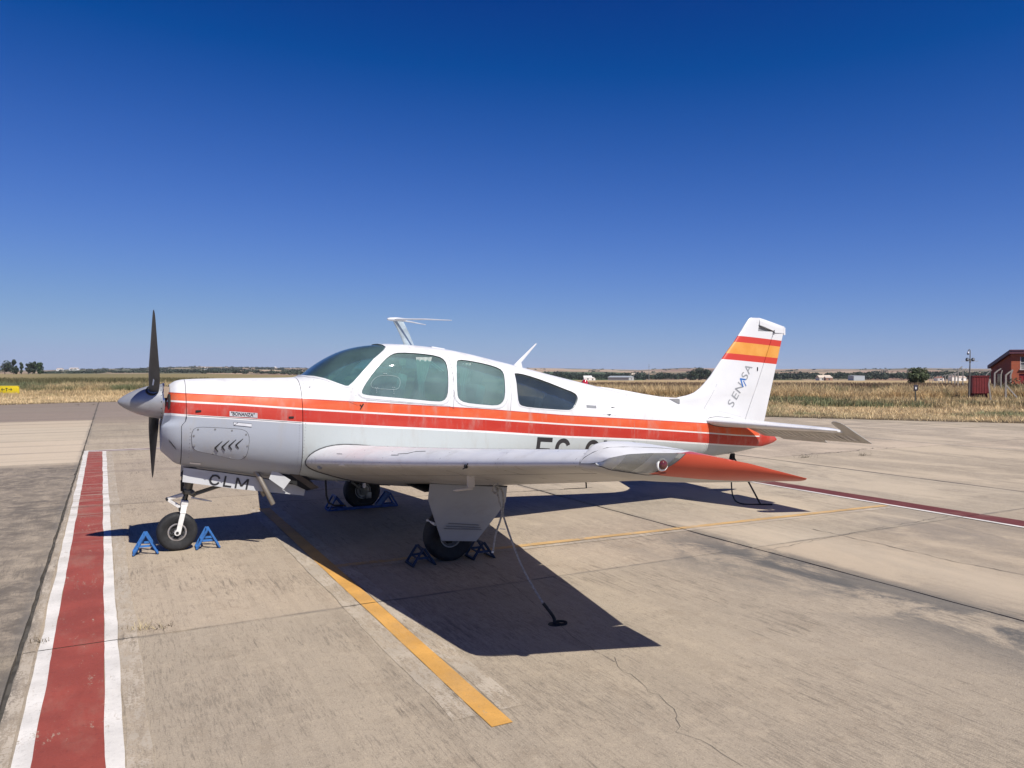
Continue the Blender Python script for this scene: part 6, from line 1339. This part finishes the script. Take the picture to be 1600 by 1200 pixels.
# red brick building at the right edge
def building():
    cx, cy = 40.35, 62.0; a = math.atan2(.3, .95); ux = Vector((math.cos(a)*1, -math.sin(a), 0)); uy = Vector((math.sin(a), math.cos(a), 0)); z0 = TZ(cx, cy)
    root = empty('brick_building', (cx, cy, z0), -a); tag(root, 'orange red brick building with a sloping dark eave, cut by the right edge', 'building')
    H = 3.42-z0; HB = 2.25-z0; D = 5.6; W_ = 9.0
    m = NT_('orange_brick_wall'); o = m.obj(); bt = m.n('TexBrick'); bt.inputs['Scale'].default_value = 1; bt.inputs['Brick Width'].default_value = .26; bt.inputs['Row Height'].default_value = .075; bt.inputs['Mortar Size'].default_value = .009
    bt.inputs['Color1'].default_value = (.58, .13, .045, 1); bt.inputs['Color2'].default_value = (.48, .10, .038, 1); bt.inputs['Mortar'].default_value = (.30, .14, .09, 1)
    sp_ = m.n('SeparateXYZ'); m.l(o, sp_.inputs[0]); cb = m.n('CombineXYZ'); m.l(m.math('ADD', sp_.outputs[0], sp_.outputs[1]), cb.inputs[0]); m.l(sp_.outputs[2], cb.inputs[1]); m.l(cb.outputs[0], bt.inputs['Vector'])
    m.base(m.mix(m.ramp(m.noise(o, 1.2, 5), .3, .7, 0, .35), bt.outputs['Color'], (.26, .06, .035))); m.p(Roughness=.85); m.bump(bt.outputs['Fac'], -.4, .006); MBk = m.mat
    b = MB(); wx0, wx1, wz0, wz1 = .62, 3.6, 1.98, H-.52; dx0, dx1, dz = .55, 3.4, 1.62
    def quad(x0, z0_, x1, z1_): b.add([(x0, 0, z0_), (x1, 0, z0_), (x1, 0, z1_), (x0, 0, z1_)], [(0, 1, 2, 3)])
    quad(0, -.3, dx0, H); quad(dx0, dz, dx1, wz0); quad(dx0, wz0, wx0, wz1) if wx0 > dx0 else None; quad(dx0, wz1, dx1, H); quad(wx1 if wx1 < dx1 else dx1, wz0, dx1+.001, wz1) if wx1 < dx1 else None; quad(dx1, -.3, W_, H)
    b.add([(0, 0, -.3), (0, 0, H), (0, D, HB), (0, D, -.3)], [(0, 1, 2, 3)]); b.add([(W_, 0, -.3), (W_, 0, H), (W_, D, HB), (W_, D, -.3)], [(3, 2, 1, 0)]); b.add([(0, D, -.3), (0, D, HB), (W_, D, HB), (W_, D, -.3)], [(0, 1, 2, 3)])
    link('wall', b, MBk, root, 0)
    MR = pbr('eave_dark', (.13, .045, .06), .5)
    b = MB(); sl = (HB-H)/D; b.add([(-.22, -.25, H-.02-sl*.25*0+.06), (W_+.2, -.25, H+.06), (W_+.2, D+.2, HB+.02), (-.22, D+.2, HB+.02), (-.22, -.25, H-.26), (W_+.2, -.25, H-.26), (W_+.2, D+.2, HB-.26), (-.22, D+.2, HB-.26)], [(0, 1, 2, 3), (7, 6, 5, 4), (0, 4, 5, 1), (1, 5, 6, 2), (2, 6, 7, 3), (3, 7, 4, 0)]); rf = link('roof', b, MR, root, 0)
    b = MB(); b.box((W_/2, -.27, H+.03), (W_+.4, .05, .07)); link('gutter', b, pbr('gutter_violet', (.18, .09, .12), .4), rf, 0)
    b = MB(); b.box(((wx0+3.4)/2, .12, (wz0+wz1)/2), (3.4-wx0, .04, wz1-wz0)); wn = link('window', b, pbr('window_dark', (.02, .022, .025), .12), root, 0)
    b = MB(); b.box(((wx0+3.4)/2, -.02, wz0-.04), (3.4-wx0+.1, .16, .07)); b.box((wx0+.03, .03, (wz0+wz1)/2), (.05, .08, wz1-wz0)); b.box(((wx0+3.4)/2, .03, wz0+(wz1-wz0)*.55), (3.4-wx0, .06, .04)); link('window_frame', b, pbr('frame_pale', (.70, .66, .62), .5), wn, 0)
    b = MB(); b.box(((wx0+3.4)/2, .08, wz0+(wz1-wz0)*.26), (3.4-wx0-.1, .02, (wz1-wz0)*.45)); link('blind', b, pbr('blind_grey', (.28, .28, .26), .6), wn, 0)
    b = MB(); b.box(((dx0+dx1)/2, .10, dz/2), (dx1-dx0, .05, dz)); dr = link('door', b, pbr('door_red', (.30, .025, .022), .5), root, 0)
    for k in range(12): b = MB(); b.box((dx0+.12+k*.24, .07, dz/2), (.03, .02, dz-.1)); link('rib', b, pbr('door_red', (.30, .025, .022), .5), dr, 0)
    b = MB(); b.box((dx0+.75, .05, dz*.66), (.5, .02, .17)); link('notice', b, pbr('notice_white', (.75, .72, .70), .5), dr, 0)
    b = MB(); b.box((-.03, 2.9, .95), (.05, 1.3, 1.3)); link('side_window', b, pbr('window_dark', (.02, .022, .025), .12), root, 0)
building()

# ================================================================== air
hb = MB(); hb.box((0, 1350, 20.5), (8400, 5900, 59)); hz_ = link('haze', hb, M_SEAM, sm=0); tag(hz_, kind='stuff')
hm = bpy.data.materials.new('pale_air'); hm.use_nodes = True; hm.node_tree.nodes.clear(); ho = hm.node_tree.nodes.new('ShaderNodeOutputMaterial'); hv = hm.node_tree.nodes.new('ShaderNodeVolumePrincipled'); hv.inputs['Color'].default_value = (.80, .88, 1, 1); hv.inputs['Density'].default_value = .00007; hv.inputs['Anisotropy'].default_value = 0.0
hm.node_tree.links.new(hv.outputs[0], ho.inputs['Volume']); hz_.data.materials.clear(); hz_.data.materials.append(hm)
